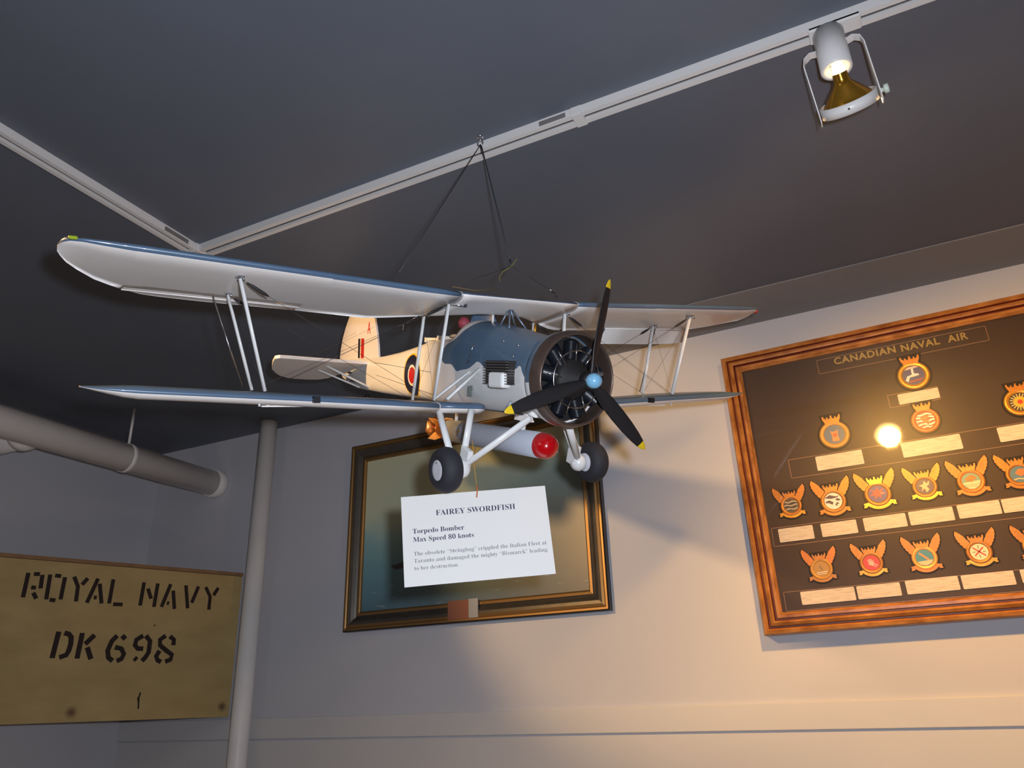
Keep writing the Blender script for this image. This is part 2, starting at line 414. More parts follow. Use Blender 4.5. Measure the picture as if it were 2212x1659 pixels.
# ------------------------------------------------------------------ framed sea painting
def painting():
    x0, x1, z0, z1 = -1.7755, -0.790, 0.2545, 0.9325
    t = empty('framed_painting', ((x0 + x1)/2, D, z0))
    tag(t, 'dark bronze framed sea painting on the wall behind the hanging name card', 'painting')
    o = Vector(t.location)
    fx0, fx1, fz0, fz1 = x0 - o.x, x1 - o.x, 0.0, z1 - z0
    bronze = mat('pewter_frame', (104, 98, 90), .34, .7, noise=.2, nscale=30); goldl = mat('gilt_edge', (150, 116, 72), .42, .75)
    dark = mat('frame_black', (34, 28, 24), .35)
    prof = [(0, 0), (0, .026), (.004, .030), (.010, .030), (.014, .027), (.022, .029), (.032, .027), (.042, .021), (.048, .017), (.052, .020), (.060, .021), (.064, .017), (.066, .012), (.066, 0)]
    rails('frame_rail', fx0, fx1, fz0, fz1, 0, prof, [bronze, dark, goldl], t, mfn=lambda i, j: 1 if j in (0, 1, 12) else (2 if j in (2, 3, 4, 9, 10, 11) else 0))
    m = bpy.data.materials.new('sea_painting'); m.use_nodes = True; nt = m.node_tree; bs = nt.nodes['Principled BSDF']; bs.inputs['Roughness'].default_value = .35
    tc = nt.nodes.new('ShaderNodeTexCoord'); sp = nt.nodes.new('ShaderNodeSeparateXYZ'); nt.links.new(tc.outputs['Object'], sp.inputs[0])
    def mr(src, a, b_):
        n = nt.nodes.new('ShaderNodeMapRange'); n.inputs[1].default_value = a; n.inputs[2].default_value = b_; nt.links.new(src, n.inputs[0]); return n.outputs[0]
    vz = mr(sp.outputs['Z'], 0.06, 0.62); ux = mr(sp.outputs['X'], -0.42, 0.42)
    nz = nt.nodes.new('ShaderNodeTexNoise'); nz.inputs['Scale'].default_value = 5; nz.inputs['Detail'].default_value = 7; nt.links.new(tc.outputs['Object'], nz.inputs['Vector'])
    ad = nt.nodes.new('ShaderNodeMath'); ad.operation = 'MULTIPLY_ADD'; ad.inputs[1].default_value = .35; nt.links.new(nz.outputs['Fac'], ad.inputs[0])
    sub = nt.nodes.new('ShaderNodeMath'); sub.operation = 'SUBTRACT'; sub.inputs[1].default_value = .175; nt.links.new(vz, sub.inputs[0]); nt.links.new(sub.outputs[0], ad.inputs[2])
    def ramp(stops):
        r = nt.nodes.new('ShaderNodeValToRGB'); r.color_ramp.elements[0].position = stops[0][0]; r.color_ramp.elements[0].color = lin(stops[0][1]); r.color_ramp.elements[1].position = stops[-1][0]; r.color_ramp.elements[1].color = lin(stops[-1][1])
        for p, c in stops[1:-1]: e = r.color_ramp.elements.new(p); e.color = lin(c)
        nt.links.new(ad.outputs[0], r.inputs[0]); return r.outputs[0]
    left = ramp([(0, (84, 116, 128)), (.3, (118, 160, 164)), (.45, (150, 182, 176)), (.62, (200, 204, 174)), (1, (208, 206, 172))])
    right = ramp([(0, (96, 94, 88)), (.3, (104, 98, 90)), (.5, (118, 114, 104)), (.72, (124, 146, 142)), (1, (150, 156, 138))])
    mx = nt.nodes.new('ShaderNodeMixRGB'); nt.links.new(ux, mx.inputs[0]); nt.links.new(left, mx.inputs[1]); nt.links.new(right, mx.inputs[2])
    # wave flecks in the lower half
    mp = nt.nodes.new('ShaderNodeMapping'); mp.inputs['Scale'].default_value = (9, 1, 42); nt.links.new(tc.outputs['Object'], mp.inputs[0])
    n2 = nt.nodes.new('ShaderNodeTexNoise'); n2.inputs['Scale'].default_value = 1.4; n2.inputs['Detail'].default_value = 5; nt.links.new(mp.outputs[0], n2.inputs['Vector'])
    f1 = mr(n2.outputs['Fac'], .62, .74); f2 = mr(sp.outputs['Z'], .26, .14)
    mu = nt.nodes.new('ShaderNodeMath'); mu.operation = 'MULTIPLY'; nt.links.new(f1, mu.inputs[0]); nt.links.new(f2, mu.inputs[1])
    m2 = nt.nodes.new('ShaderNodeMixRGB'); m2.inputs[2].default_value = lin((150, 168, 168)); nt.links.new(mu.outputs[0], m2.inputs[0]); nt.links.new(mx.outputs[0], m2.inputs[1])
    nt.links.new(m2.outputs[0], bs.inputs['Base Color'])
    b = MB(); b.box(((fx0 + fx1)/2, -0.008, (fz0 + fz1)/2), (fx1 - fx0 - .12, .008, fz1 - .12)); b.build('canvas', m, t)
    b = MB(); fr = ((-o.x, 0, -o.z), (1, 0, 0), (0, 0, 1), (0, -1, 0))
    b.prism([(-1.592, .466), (-1.50, .482), (-1.30, .486), (-1.28, .47), (-1.57, .452)], fr, .0118, .0124, 0); b.build('painted_hull', mat('hull_paint', (84, 70, 72), .5), t)
    b = MB(); b.box((-1.309 - o.x, -.028, .295 - o.z), (.078, .004, .060)); b.build('plaque', mat('copper_plaque', (140, 92, 74), .4, .3), t)
    b = MB(); b.box((-1.252 - o.x, -.029, .296 - o.z), (.034, .005, .060)); b.build('plaque_end', mat('grey_plaque_end', (170, 172, 176), .35, .4), t)
painting()

# ------------------------------------------------------------------ badge display case
oak = bpy.data.materials.new('stained_oak'); oak.use_nodes = True
def oaknodes():
    nt = oak.node_tree; bs = nt.nodes['Principled BSDF']
    tc = nt.nodes.new('ShaderNodeTexCoord'); mp = nt.nodes.new('ShaderNodeMapping'); mp.inputs['Scale'].default_value = (6, 30, 6)
    n = nt.nodes.new('ShaderNodeTexNoise'); n.inputs['Scale'].default_value = 4; n.inputs['Detail'].default_value = 8
    nt.links.new(tc.outputs['Object'], mp.inputs[0]); nt.links.new(mp.outputs[0], n.inputs['Vector'])
    r = nt.nodes.new('ShaderNodeValToRGB'); r.color_ramp.elements[0].position = .3; r.color_ramp.elements[1].position = .75
    r.color_ramp.elements[0].color = lin((142, 84, 36)); r.color_ramp.elements[1].color = lin((206, 140, 74))
    nt.links.new(n.outputs['Fac'], r.inputs[0]); nt.links.new(r.outputs[0], bs.inputs['Base Color']); bs.inputs['Roughness'].default_value = .32
oaknodes()
M_groove = mat('oak_groove', (96, 34, 14), .4)
M_gold = mat('badge_gold', (186, 118, 34), .36, .35, noise=.25, nscale=400, bump=.3)
M_goldb = mat('badge_gold_bright', (214, 152, 44), .28, .45, noise=.2, nscale=400, bump=.3)
M_goldo = mat('badge_gold_orange', (206, 118, 28), .4, .2, noise=.2, nscale=400, bump=.3)
M_felt = mat('badge_felt', (26, 14, 12), .95)
CASE_TILT = 0.010
def case():
    x0, x1, z0, z1 = -0.3525, 0.640, 0.158, 0.974
    t = empty('badge_display_case', ((x0 + x1)/2, D, z0))
    tag(t, 'large oak framed glass case of naval air badges hanging on the wall at right', 'display case')
    o = Vector(t.location)
    t.rotation_euler = (0, -CASE_TILT, 0)
    prof = [(0, 0), (0, .048), (.003, .054), (.011, .057), (.015, .053), (.017, .049), (.020, .049), (.022, .055), (.029, .060), (.034, .057), (.036, .050), (.039, .050), (.041, .054), (.048, .054), (.055, .047), (.055, .0)]
    rails('frame_rail', x0 - o.x, x1 - o.x, 0, z1 - z0, 0, prof, [oak, M_groove], t, mfn=lambda i, j: 1 if j in (4, 5, 9, 10) else 0)
    b = MB(); b.box((0, -.032, (z1 - z0)/2), (x1 - x0 - .10, .008, z1 - z0 - .10)); b.build('backing_board', mat('brown_backing', (60, 40, 28), .75, noise=.1, nscale=6), t)
    g = bpy.data.materials.new('case_glass'); g.use_nodes = True; nt = g.node_tree
    for n in list(nt.nodes):
        if n.type == 'BSDF_PRINCIPLED': nt.nodes.remove(n)
    tr = nt.nodes.new('ShaderNodeBsdfTransparent'); gl = nt.nodes.new('ShaderNodeBsdfGlossy'); gl.inputs['Roughness'].default_value = .035
    gl2 = nt.nodes.new('ShaderNodeBsdfGlossy'); gl2.inputs['Roughness'].default_value = .34
    mxg = nt.nodes.new('ShaderNodeMixShader'); mxg.inputs[0].default_value = .42; nt.links.new(gl.outputs[0], mxg.inputs[1]); nt.links.new(gl2.outputs[0], mxg.inputs[2])
    fr = nt.nodes.new('ShaderNodeFresnel'); fr.inputs['IOR'].default_value = 1.5
    mx = nt.nodes.new('ShaderNodeMixShader'); nt.links.new(fr.outputs[0], mx.inputs[0]); nt.links.new(tr.outputs[0], mx.inputs[1]); nt.links.new(mxg.outputs[0], mx.inputs[2])
    nt.links.new(mx.outputs[0], nt.nodes['Material Output'].inputs[0])
    hh = (z1 - z0)/2 - .054; ww = (x1 - x0)/2 - .054; zc = (z1 - z0)/2; N = 16
    vs = []; fs = []
    for i in range(N + 1):
        for k in range(N + 1):
            px = -ww + 2 * ww * i / N; pz = -hh + 2 * hh * k / N
            vs.append((px, -.0480 - .030 * px * px - .040 * pz * pz, zc + pz))      # acrylic sheet, slightly dished
    for i in range(N):
        for k in range(N):
            q = i * (N + 1) + k; fs.append((q, q + N + 1, q + N + 2, q + 1))
    b = MB(); b.add(vs, fs, smooth=True); b.build('glass_pane', g, t, fix=False)
    line = mat('border_line', (150, 112, 84), .6)
    def L(x, z):
        return (x - o.x - CASE_TILT * (z - o.z), z - o.z + CASE_TILT * (x - o.x) * -1)
    fr_ = ((0, 0, 0), (1, 0, 0), (0, 0, 1), (0, -1, 0))
    def border(xa, xb, za, zb):
        (ax_, az) = L(xa, za); (bx_, bz) = L(xb, zb)
        b = MB(); w = .0014
        for q in ((ax_, bx_, az, az + w), (ax_, bx_, bz - w, bz), (ax_, ax_ + w, az, bz), (bx_ - w, bx_, az, bz)):
            b.prism([(q[0], q[2]), (q[1], q[2]), (q[1], q[3]), (q[0], q[3])], fr_, .036, .0372)
        b.build('border_line', line, t)
    border(-0.078, 0.3586, 0.8635, 0.9120)
    border(0.0815, 0.2082, 0.7260, 0.7655)
    border(-0.209, 0.535, 0.5690, 0.6320)
    border(-0.289, 0.545, 0.3850, 0.4455)
    border(-0.2875, 0.54, 0.2110, 0.2705)
    for word, f0, f1 in (('CANADIAN', 0, .476), ('NAVAL', .517, .80), ('AIR', .856, 1.0)):
        l = L(-.0313 + .3435 * f0, .8830)
        text_mesh('title_lettering', word, .3435 * (f1 - f0), ((0, 0, 0), (1, 0, 0), (0, 0, 1), (0, -1, 0)), mat('title_gold', (150, 128, 72), .5, .2), t, bold=.028, thick=.0372, xoff=l[0], yoff=l[1] + .001, spacing=1.12, height=.0215)
    return t, o, L
case_o, co, CL = case()

def case_world(x, z, y):
    """measured wall position -> a point on the case's backing, tilted with it"""
    return Vector((x, y, z))

YB_ = D - 0.0365
capmat = bpy.data.materials.new('caption_print'); capmat.use_nodes = True
def capn():
    nt = capmat.node_tree; bs = nt.nodes['Principled BSDF']; bs.inputs['Roughness'].default_value = .7
    tc = nt.nodes.new('ShaderNodeTexCoord'); mp = nt.nodes.new('ShaderNodeMapping'); mp.inputs['Scale'].default_value = (26, 1, 330)
    n = nt.nodes.new('ShaderNodeTexNoise'); n.inputs['Scale'].default_value = 1; n.inputs['Detail'].default_value = 2
    nt.links.new(tc.outputs['Object'], mp.inputs[0]); nt.links.new(mp.outputs[0], n.inputs['Vector'])
    r = nt.nodes.new('ShaderNodeValToRGB'); r.color_ramp.elements[0].position = .40; r.color_ramp.elements[1].position = .52
    r.color_ramp.elements[0].color = lin((196, 180, 160)); r.color_ramp.elements[1].color = lin((214, 200, 182))
    nt.links.new(n.outputs['Fac'], r.inputs[0]); nt.links.new(r.outputs[0], bs.inputs['Base Color'])
capn()
CAPS = [
 (.095, .1951, .7609, .7308, 'small cream caption card between the bird badge and the striped lion badge'),
 (-.1444, -.0229, .6216, .5807, 'cream caption card directly under the blue round badge with red tower'),
 (.075, .2175, .6242, .583, 'widest cream caption card, under the striped lion badge'),
 (.3023, .440, .6262, .587, 'cream caption card cut by the right edge, under the sunburst badge'),
 (-.2757, -.184, .4325, .395, 'first cream caption card from the left in the upper of two long rows'),
 (-.1637, -.0728, .4335, .3973, 'second cream caption card from the left in the upper long row'),
 (-.0558, .0479, .4354, .4001, 'third cream caption card from the left in the upper long row'),
 (.055, .1584, .4377, .4022, 'fourth cream caption card from the left in the upper long row'),
 (.1686, .2638, .4403, .4052, 'fifth cream caption card from the left in the upper long row'),
 (.2678, .372, .4415, .4070, 'cream caption card cut by the right edge in the upper long row'),
 (-.2452, -.1099, .26, .2256, 'first cream caption card from the left in the bottom row'),
 (-.1045, -.0008, .2616, .2283, 'second cream caption card from the left in the bottom row'),
 (.0119, .1322, .2651, .231, 'third cream caption card from the left in the bottom row'),
 (.1388, .2528, .2664, .2327, 'fourth cream caption card from the left in the bottom row'),
 (.2662, .380, .2682, .2360, 'cream caption card cut by the right edge in the bottom row')]
for x0, x1, zt, zb, lab in CAPS:
    cx, cz = (x0 + x1)/2, (zt + zb)/2; w, h = x1 - x0, zt - zb
    b = MB(); r_ = .0025
    poly = []
    for sx, sz, a0 in ((1, 1, 0), (-1, 1, 90), (-1, -1, 180), (1, -1, 270)):
        for a in (0, 45, 90):
            an = math.radians(a0 + a); poly.append((sx * (w/2 - r_) + r_ * math.cos(an), sz * (h/2 - r_) + r_ * math.sin(an)))
    b.prism(poly, ((0, 0, 0), (1, 0, 0), (0, 0, 1), (0, -1, 0)), 0, .0016)
    ob = b.build('caption_card', capmat); ob.location = (cx, YB_ - .0005, cz); ob.rotation_euler = (0, -CASE_TILT - .004, 0)
    tag(ob, lab, 'card', 'caption cards in the badge case')

def circ(cx, cy, r, n=28, a0=0, a1=360, ry=None):
    return [(cx + r * math.cos(math.radians(a0 + (a1 - a0) * i / n)), cy + (ry or r) * math.sin(math.radians(a0 + (a1 - a0) * i / n))) for i in range(n if a1 - a0 == 360 else n + 1)]
FRB = ((0, 0, 0), (1, 0, 0), (0, 0, 1), (0, -1, 0))
def cm(c): return mat('enamel_%d_%d_%d' % c, c, .45)
def wavy(y, h, x0=-.62, x1=.62, amp=.05, k=9):
    top = [(x0 + (x1 - x0) * i / 12, y + h/2 + amp * math.sin(k * i / 12 + y * 5)) for i in range(13)]
    bot = [(p[0], p[1] - h) for p in top]
    return top + bot[::-1]
def clip(poly, r=.66):
    out = []
    for x, y in poly:
        d = math.hypot(x, y)
        out.append((x, y) if d <= r else (x * r / d, y * r / d))
    return out
def stroke2(p, q, w):
    dx, dy = q[0] - p[0], q[1] - p[1]; l = math.hypot(dx, dy); nx, ny = -dy / l * w/2, dx / l * w/2
    return [(p[0] + nx, p[1] + ny), (q[0] + nx, q[1] + ny), (q[0] - nx, q[1] - ny), (p[0] - nx, p[1] - ny)]
GR = 'winged squadron badges'
def badge(x, z, r, label, field, emblem, winged=True, ring=None, crownm=None, wingm=None, scrollm=None, tilt=0.0, group=None):
    t = empty('naval_badge', (x, YB_, z)); t.scale = (1, .66, 1); t.rotation_euler = (0, -CASE_TILT - tilt, 0)
    tag(t, label, 'badge', group)
    ring = ring or M_gold; wingm = wingm or M_gold; scrollm = scrollm or M_gold; crownm = crownm or M_gold
    # felt backing silhouette
    b = MB()
    wingR = [(.45, .70), (.95, .32), (1.25, .70), (1.42, 1.0), (1.52, 1.30), (1.55, 1.62), (1.42, 1.96), (1.18, 1.74), (.95, 1.52), (.80, 1.25), (.62, 1.08)]
    jag = [(.50, .74), (.94, .36), (1.12, .54), (1.10, .62), (1.28, .78), (1.26, .87), (1.41, 1.04), (1.39, 1.13), (1.50, 1.32), (1.48, 1.42), (1.53, 1.64), (1.42, 1.95), (1.15, 1.72), (.90, 1.46), (.76, 1.20), (.60, 1.0)]
    def grow(p, g): 
        cx = sum(a for a, _ in p)/len(p); cy = sum(c for _, c in p)/len(p)
        return [(cx + (a - cx) * g, cy + (c - cy) * g) for a, c in p]
    b.prism(circ(0, 0, 1.13), FRB, 0, .10)
    b.prism([(-.62, .7), (.62, .7), (.78, 1.55), (-.78, 1.55)], FRB, 0, .09)
    if winged:
        for s in (1, -1): b.prism([(s * a, c) for a, c in grow(wingR, 1.16)], FRB, 0, .085)
        b.prism(circ(0, 0, 1.34, 18, 212, 328) + circ(0, 0, .9, 18, 328, 212), FRB, 0, .08)
        for s in (1, -1): b.prism([(s * .80, -.50), (s * 1.28, -.62), (s * 1.36, -1.0), (s * .98, -1.12)], FRB, 0, .075)
    b.build('felt_backing', M_felt, t, scale=r)
    # ring
    b = MB(); b.lathe([(.10, 1.0), (.20, .985), (.27, .92), (.28, .84), (.24, .75), (.20, .68), (.10, .68)], (0, 0, 0), (0, -1, 0), 36); b.build('ring', ring, t, scale=r)
    b = MB(); b.prism(circ(0, 0, .70, 32), FRB, .10, .19); b.build('field', cm(field), t, scale=r)
    # emblem
    lv = .19
    for c, polys in emblem:
        b = MB()
        for p in polys: b.prism(clip(p), FRB, .17, lv + .03)
        lv += .012
        b.build('emblem', cm(c), t, scale=r)
    # crown
    b = MB(); b.prism([(-.46, .80), (.46, .80), (.50, .98), (-.50, .98)], FRB, .1, .30)
    tops = []
    for i in range(5):
        k = i - 2; cx = k * .235; tx = k * .275; hgt = 1.40 if i % 2 == 0 else 1.30
        tops += [(cx - .117, 1.15), (tx - .045, hgt - .10), (tx - .055, hgt), (tx + .055, hgt), (tx + .045, hgt - .10), (cx + .117, 1.15)]
    b.prism([(-.50, .97)] + tops + [(.50, .97)], FRB, .1, .24)
    b.build('crown', crownm, t, scale=r)
    if winged:
        for s in (1, -1):
            b = MB(); b.prism([(s * a, c) for a, c in jag], FRB, .1, .22)
            for q in range(4):
                p0 = (s * (.72 + .06 * q), 1.0 - .10 * q); p1 = (s * (1.36 - .085 * q + .0), 1.70 - .24 * q)
                b.prism(stroke2(p0, p1, .06), FRB, .2, .25)
            b.build('wing', wingm, t, scale=r)
        b = MB(); b.prism(circ(0, 0, 1.22, 20, 215, 325) + circ(0, 0, .99, 20, 325, 215), FRB, .1, .26)
        for s in (1, -1):
            b.prism([(s * .78, -.58), (s * 1.02, -.62), (s * 1.20, -.66), (s * 1.14, -.82), (s * 1.22, -.98), (s * 1.0, -.98), (s * .90, -.88)], FRB, .1, .22)
        b.build('scroll', scrollm, t, scale=r)
    return t
bird = [[(-.08, .55), (.06, .50), (.04, .12), (.30, .05), (.34, -.06), (.05, -.10), (-.25, -.12), (-.42, -.45), (-.55, -.30), (-.40, -.02), (-.10, .05)]]
badge(.1459, .807, .0405, 'round crowned badge with white bird on dark blue below the case title', (40, 46, 110), [((225, 215, 210), bird), ((160, 40, 50), [stroke2((-.35, -.46), (.5, -.36), .10)]), ((215, 185, 180), [[(-.5, .42), (.4, .52), (.2, .66), (-.3, .66)]])], False, M_goldb, tilt=.004, group='round ship badges')
badge(-.0831, .6757, .0400, 'round crowned badge with red tower on blue, left of the lamp glare', (66, 92, 128), [((216, 120, 70), [[(-.25, .30), (-.12, .20), (.1, .22), (.26, .32), (.22, -.1), (.28, -.50), (-.2, -.5), (-.16, -.1)]]), ((190, 60, 40), [circ(.03, -.05, .14, 10)])], False, mat('badge_gold_dull', (190, 140, 60), .5, .2), tilt=.006, group='round ship badges')
badge(.1473, .675, .0350, 'round crowned badge with orange lion on white and dark stripes', (120, 40, 34), [((236, 226, 214), [wavy(.46, .12), wavy(.2, .12), wavy(-.06, .12), wavy(-.32, .12), wavy(-.54, .10, -.4, .4)]), ((214, 84, 36), [[(-.2, .3), (.1, .42), (.3, .2), (.1, .05), (.32, -.2), (.1, -.4), (-.02, -.12), (-.26, -.34), (-.2, 0), (-.4, .1)]])], False, mat('badge_copper', (190, 100, 40), .45, .3), mat('badge_copper2', (214, 110, 40), .45, .3), group='round ship badges')
ray_ = [stroke2((0.0, 0.0), (.62 * math.cos(a * PI/9), .62 * math.sin(a * PI/9)), .07) for a in range(18)]
badge(.3694, .6835, .0365, 'round crowned badge with red-centred sunburst cut by the right edge', (24, 18, 20), [((214, 186, 120), ray_), ((230, 170, 40), [circ(0, 0, .40, 20)]), ((206, 40, 22), [circ(0, 0, .17, 14)])], False, M_goldb, group='round ship badges')
badge(-.2302, .4929, .0288, 'small winged badge with grey and black waves, upper winged row far left', (74, 66, 56), [((178, 160, 130), [wavy(.35, .13), wavy(.02, .13), wavy(-.33, .13)]), ((30, 24, 26), [wavy(.18, .08), wavy(-.16, .12, -.5, .3)])], wingm=M_gold, scrollm=M_goldb, tilt=.01, group=GR)
badge(-.1195, .4904, .0332, 'winged badge with white field and dark purple waves', (236, 222, 208), [((62, 36, 66), [[(-.6, .38), (-.2, .52), (.25, .35), (.6, .42), (.3, .25), (-.1, .2), (-.55, .28)], [(-.6, .0), (-.3, .1), (.0, -.1), (-.1, -.3), (-.35, -.14), (-.6, -.1)], [(.15, .1), (.35, .2), (.6, .05), (.4, -.05)], [(.1, -.3), (.3, -.12), (.45, -.3), (.3, -.26), (.2, -.48)]])], tilt=.012, group=GR)
badge(-.0064, .4941, .0335, 'winged badge with red leaf star on blue and purple', (70, 60, 130), [((216, 52, 44), [[(.0, .6), (.12, .25), (.5, .4), (.3, .12), (.6, -.02), (.2, -.12), (.2, -.4), (0, -.2), (-.3, -.4), (-.2, -.1), (-.6, -.1), (-.3, .12), (-.5, .42), (-.12, .26)]]), ((232, 150, 130), [stroke2((.2, .06), (.5, -.05), .07)])], crownm=M_goldb, scrollm=M_goldb, tilt=.012, group=GR)
badge(.1081, .4979, .0298, 'winged badge with cream eagle on dark purple', (66, 40, 78), [((220, 184, 140), [[(0, .5), (.2, .3), (.45, .45), (.35, .1), (.15, .0), (.3, -.3), (.05, -.55), (-.05, -.2), (-.35, -.4), (-.2, -.05), (-.45, .15), (-.1, .2)]]), ((110, 40, 40), [circ(.2, .35, .09, 8), circ(-.1, -.3, .1, 8)])], scrollm=M_goldb, tilt=.008, group=GR)
badge(.215, .4966, .0318, 'winged badge with orange leaf on teal above white waves', (112, 150, 132), [((226, 202, 158), [[(-.66, -.1), (.66, -.02), (.5, -.5), (.1, -.66), (-.3, -.62)]]), ((232, 110, 24), [[(-.4, .18), (-.1, .42), (.1, .5), (.35, .36), (.42, .16), (.12, .0), (.05, -.12), (-.05, .0), (-.35, .05)]]), ((150, 140, 110), [wavy(-.3, .035, -.5, .5, .02), wavy(-.45, .035, -.4, .4, .02)])], wingm=M_goldo, scrollm=M_goldo, ring=M_goldo, tilt=.010, group=GR)
badge(.3226, .498, .0302, 'winged badge with orange beast on blue, upper row, cut by right edge', (72, 116, 136), [((222, 110, 50), [[(-.3, .1), (0, .45), (.4, .4), (.5, 0), (.1, -.2)]]), ((226, 190, 140), [wavy(-.38, .1, -.5, .4, .03)])], scrollm=M_goldo, tilt=.01, group=GR)
badge(-.1814, .3136, .0290, 'dull gold winged badge with white bars, lower winged row far left', (176, 130, 40), [((214, 200, 160), [stroke2((-.48, -.34), (.5, -.28), .09), stroke2((-.44, -.5), (.44, -.44), .08)]), ((130, 110, 60), [stroke2((-.1, .3), (.1, -.1), .12)])], ring=mat('badge_gold_flat', (190, 136, 46), .5, .2), wingm=M_goldo, tilt=.012, group=GR)
badge(-.0565, .317, .0287, 'winged badge with pale crossed swords on crimson', (196, 34, 30), [((190, 150, 130), [[(-.3, .3), (0, .35), (.25, .1), (.1, -.3), (-.25, -.2)]]), ((226, 210, 200), [stroke2((-.1, .05), (.5, -.3), .06), stroke2((-.1, -.1), (.35, -.42), .05)])], scrollm=M_goldb, tilt=.012, group=GR)
badge(.069, .3169, .0302, 'winged badge with orange diagonal bolt on teal blue', (44, 128, 146), [((228, 134, 80), [stroke2((-.34, .42), (.38, -.30), .16)]), ((236, 190, 140), [[(-.6, -.3), (.6, -.22), (.45, -.5), (0, -.66), (-.4, -.55)]])], wingm=M_goldo, ring=mat('badge_gold_pale', (232, 160, 70), .4, .3), scrollm=M_goldo, tilt=.01, group=GR)
badge(.1923, .3183, .0292, 'winged badge with red diagonal cross on white', (240, 214, 176), [((214, 60, 44), [stroke2((-.42, .40), (.42, -.36), .12), stroke2((-.38, -.3), (.36, .36), .12)]), ((110, 120, 90), [stroke2((0, .25), (0, .56), .07), stroke2((-.05, -.22), (.0, -.5), .07), stroke2((-.5, .03), (-.28, .03), .06), stroke2((.28, .0), (.5, 0), .06)])], crownm=M_goldo, scrollm=M_goldb, tilt=.01, group=GR)
badge(.3134, .3199, .0285, 'winged badge with only its wing tip showing, lower row right edge', (60, 90, 120), [((230, 200, 150), [circ(0, 0, .3, 12)])], tilt=.01, group=GR)

# ------------------------------------------------------------------ THE MODEL AEROPLANE
S = 0.10140981
PT = Vector((-0.5147939739, 1.1268750883, 0.6742698431))
PM = Matrix(((0.8225709, 0.5208914, 0.2281430), (-0.4362167, 0.8353606, -0.3344961), (-0.3648178, 0.1756270, 0.9143649)))
# local axes: x forward, y to port, z up, in units of full-size metres times S
plane = empty('model_biplane')
plane.matrix_world = Matrix.Translation(PT) @ PM.to_4x4()
tag(plane, 'white and blue model biplane hanging nose down from the ceiling hook', 'model airplane')

M_wh = mat('model_white', (238, 231, 225), .35, noise=.04, nscale=20, coat=.15)
M_bl = mat('model_blue', (80, 102, 126), .34, noise=.08, nscale=30, coat=.2)
M_strut = mat('strut_white', (224, 224, 222), .3, coat=.3)
M_steel = mat('bright_steel', (200, 200, 205), .22, 1.0)
M_wire = mat('rigging_wire_dark', (62, 58, 56), .45, .6)
M_blk = mat('prop_black', (22, 20, 22), .55)
M_yel = mat('tip_yellow', (214, 180, 30), .4)
M_eng = mat('engine_black', (22, 24, 30), .3)
M_engb = mat('engine_matt', (30, 28, 28), .6)

def PB(b, name, mats, parent=plane, bevel=0):
    return b.build(name, mats, parent, scale=S, bevel=bevel)

def lerp_table(tab, x):
    if x <= tab[0][0]: return tab[0][1:]
    for a, c in zip(tab, tab[1:]):
        if x <= c[0]:
            f = (x - a[0]) / (c[0] - a[0]) if c[0] > a[0] else 0
            return tuple(p + (q - p) * f for p, q in zip(a[1:], c[1:]))
    return tab[-1][1:]

def foil(y, xL, zL, xT, zT, tk, c0=0.0, c1=1.0, n=14):
    """closed ring: upper surface c1 -> c0, lower c0 -> c1; tk=(upper,lower) bulge"""
    us = []
    for i in range(n + 1):
        f = i / n; q = c0 + (c1 - c0) * (f * f if c0 == 0 else f); us.append(q)
    def th(q):
        q = min(max(q, 0), 1)
        if q < .14: return math.sqrt(max(0, 1 - (1 - q / .14) ** 2))
        return 1 - ((q - .14) / .86) ** 1.5
    def pt(q, s):
        x = xL + (xT - xL) * q; z = zL + (zT - zL) * q
        return (x, y, z + (tk[0] if s > 0 else -tk[1]) * th(q))
    up = [pt(q, 1) for q in us[::-1]]
    lo = [pt(q, -1) for q in us]
    return up + lo[1:] if c0 == 0 else up + lo

def wing_part(name, sts, side, mats=(M_bl, M_wh), c=None, parent=plane):
    b = MB(); rings = []
    for st in sts:
        y, xL, zL, xT, zT, tu, tl = st[:7]; c0, c1 = st[7:9] if len(st) > 7 else (0, 1)
        rings.append(foil(side * y, xL, zL, xT, zT, (tu, tl), c0, c1))
    n = 14
    b.loft(rings, cap=True, mfn=lambda i, j: 0 if j < n + (2 if name[0] == 'u' else 1) else 1)
    for f in (len(b.f) - 1, len(b.f) - 2): b.m[f] = 1
    return PB(b, name, list(mats), parent)

# upper wing tables: y -> xL,zL,xT,zT
ULE = [(0, .04, .05), (1.23, .04, .05), (6.85, -.40, .375), (7.0, -.46, .37), (7.08, -.56, .35), (7.13, -.72, .31)]
UTE = [(0, -.62, -.20), (.45, -.66, -.21), (1.0, -1.06, -.25), (1.44, -1.42, -.28), (1.8, -1.74, -.31), (2.2, -1.95, -.33), (3.2, -2.0, -.28), (5.3, -2.22, -.20), (5.85, -2.2, -.17), (6.25, -1.98, -.11), (6.6, -1.68, -.03), (6.85, -1.34, .06), (7.0, -1.06, .12), (7.08, -.9, .18), (7.13, -.80, .24)]
HA, HB = 3.45, 6.20
def ust(y, cut=False):
    xL, zL = lerp_table(ULE, y); xT, zT = lerp_table(UTE, y)
    ch = xL - xT; tk = .10 * min(1, ch / 1.7)
    if ch < .5: tk = .09 * ch / .5
    lo = .085 * min(1, ch/1.7)
    if cut:
        xh = -1.73 - (y - 3.45) / 2.75 * .19
        return (y, xL, zL, xT, zT, tk, lo, 0, (xL - xh) / ch - .004)
    return (y, xL, zL, xT, zT, tk, lo)
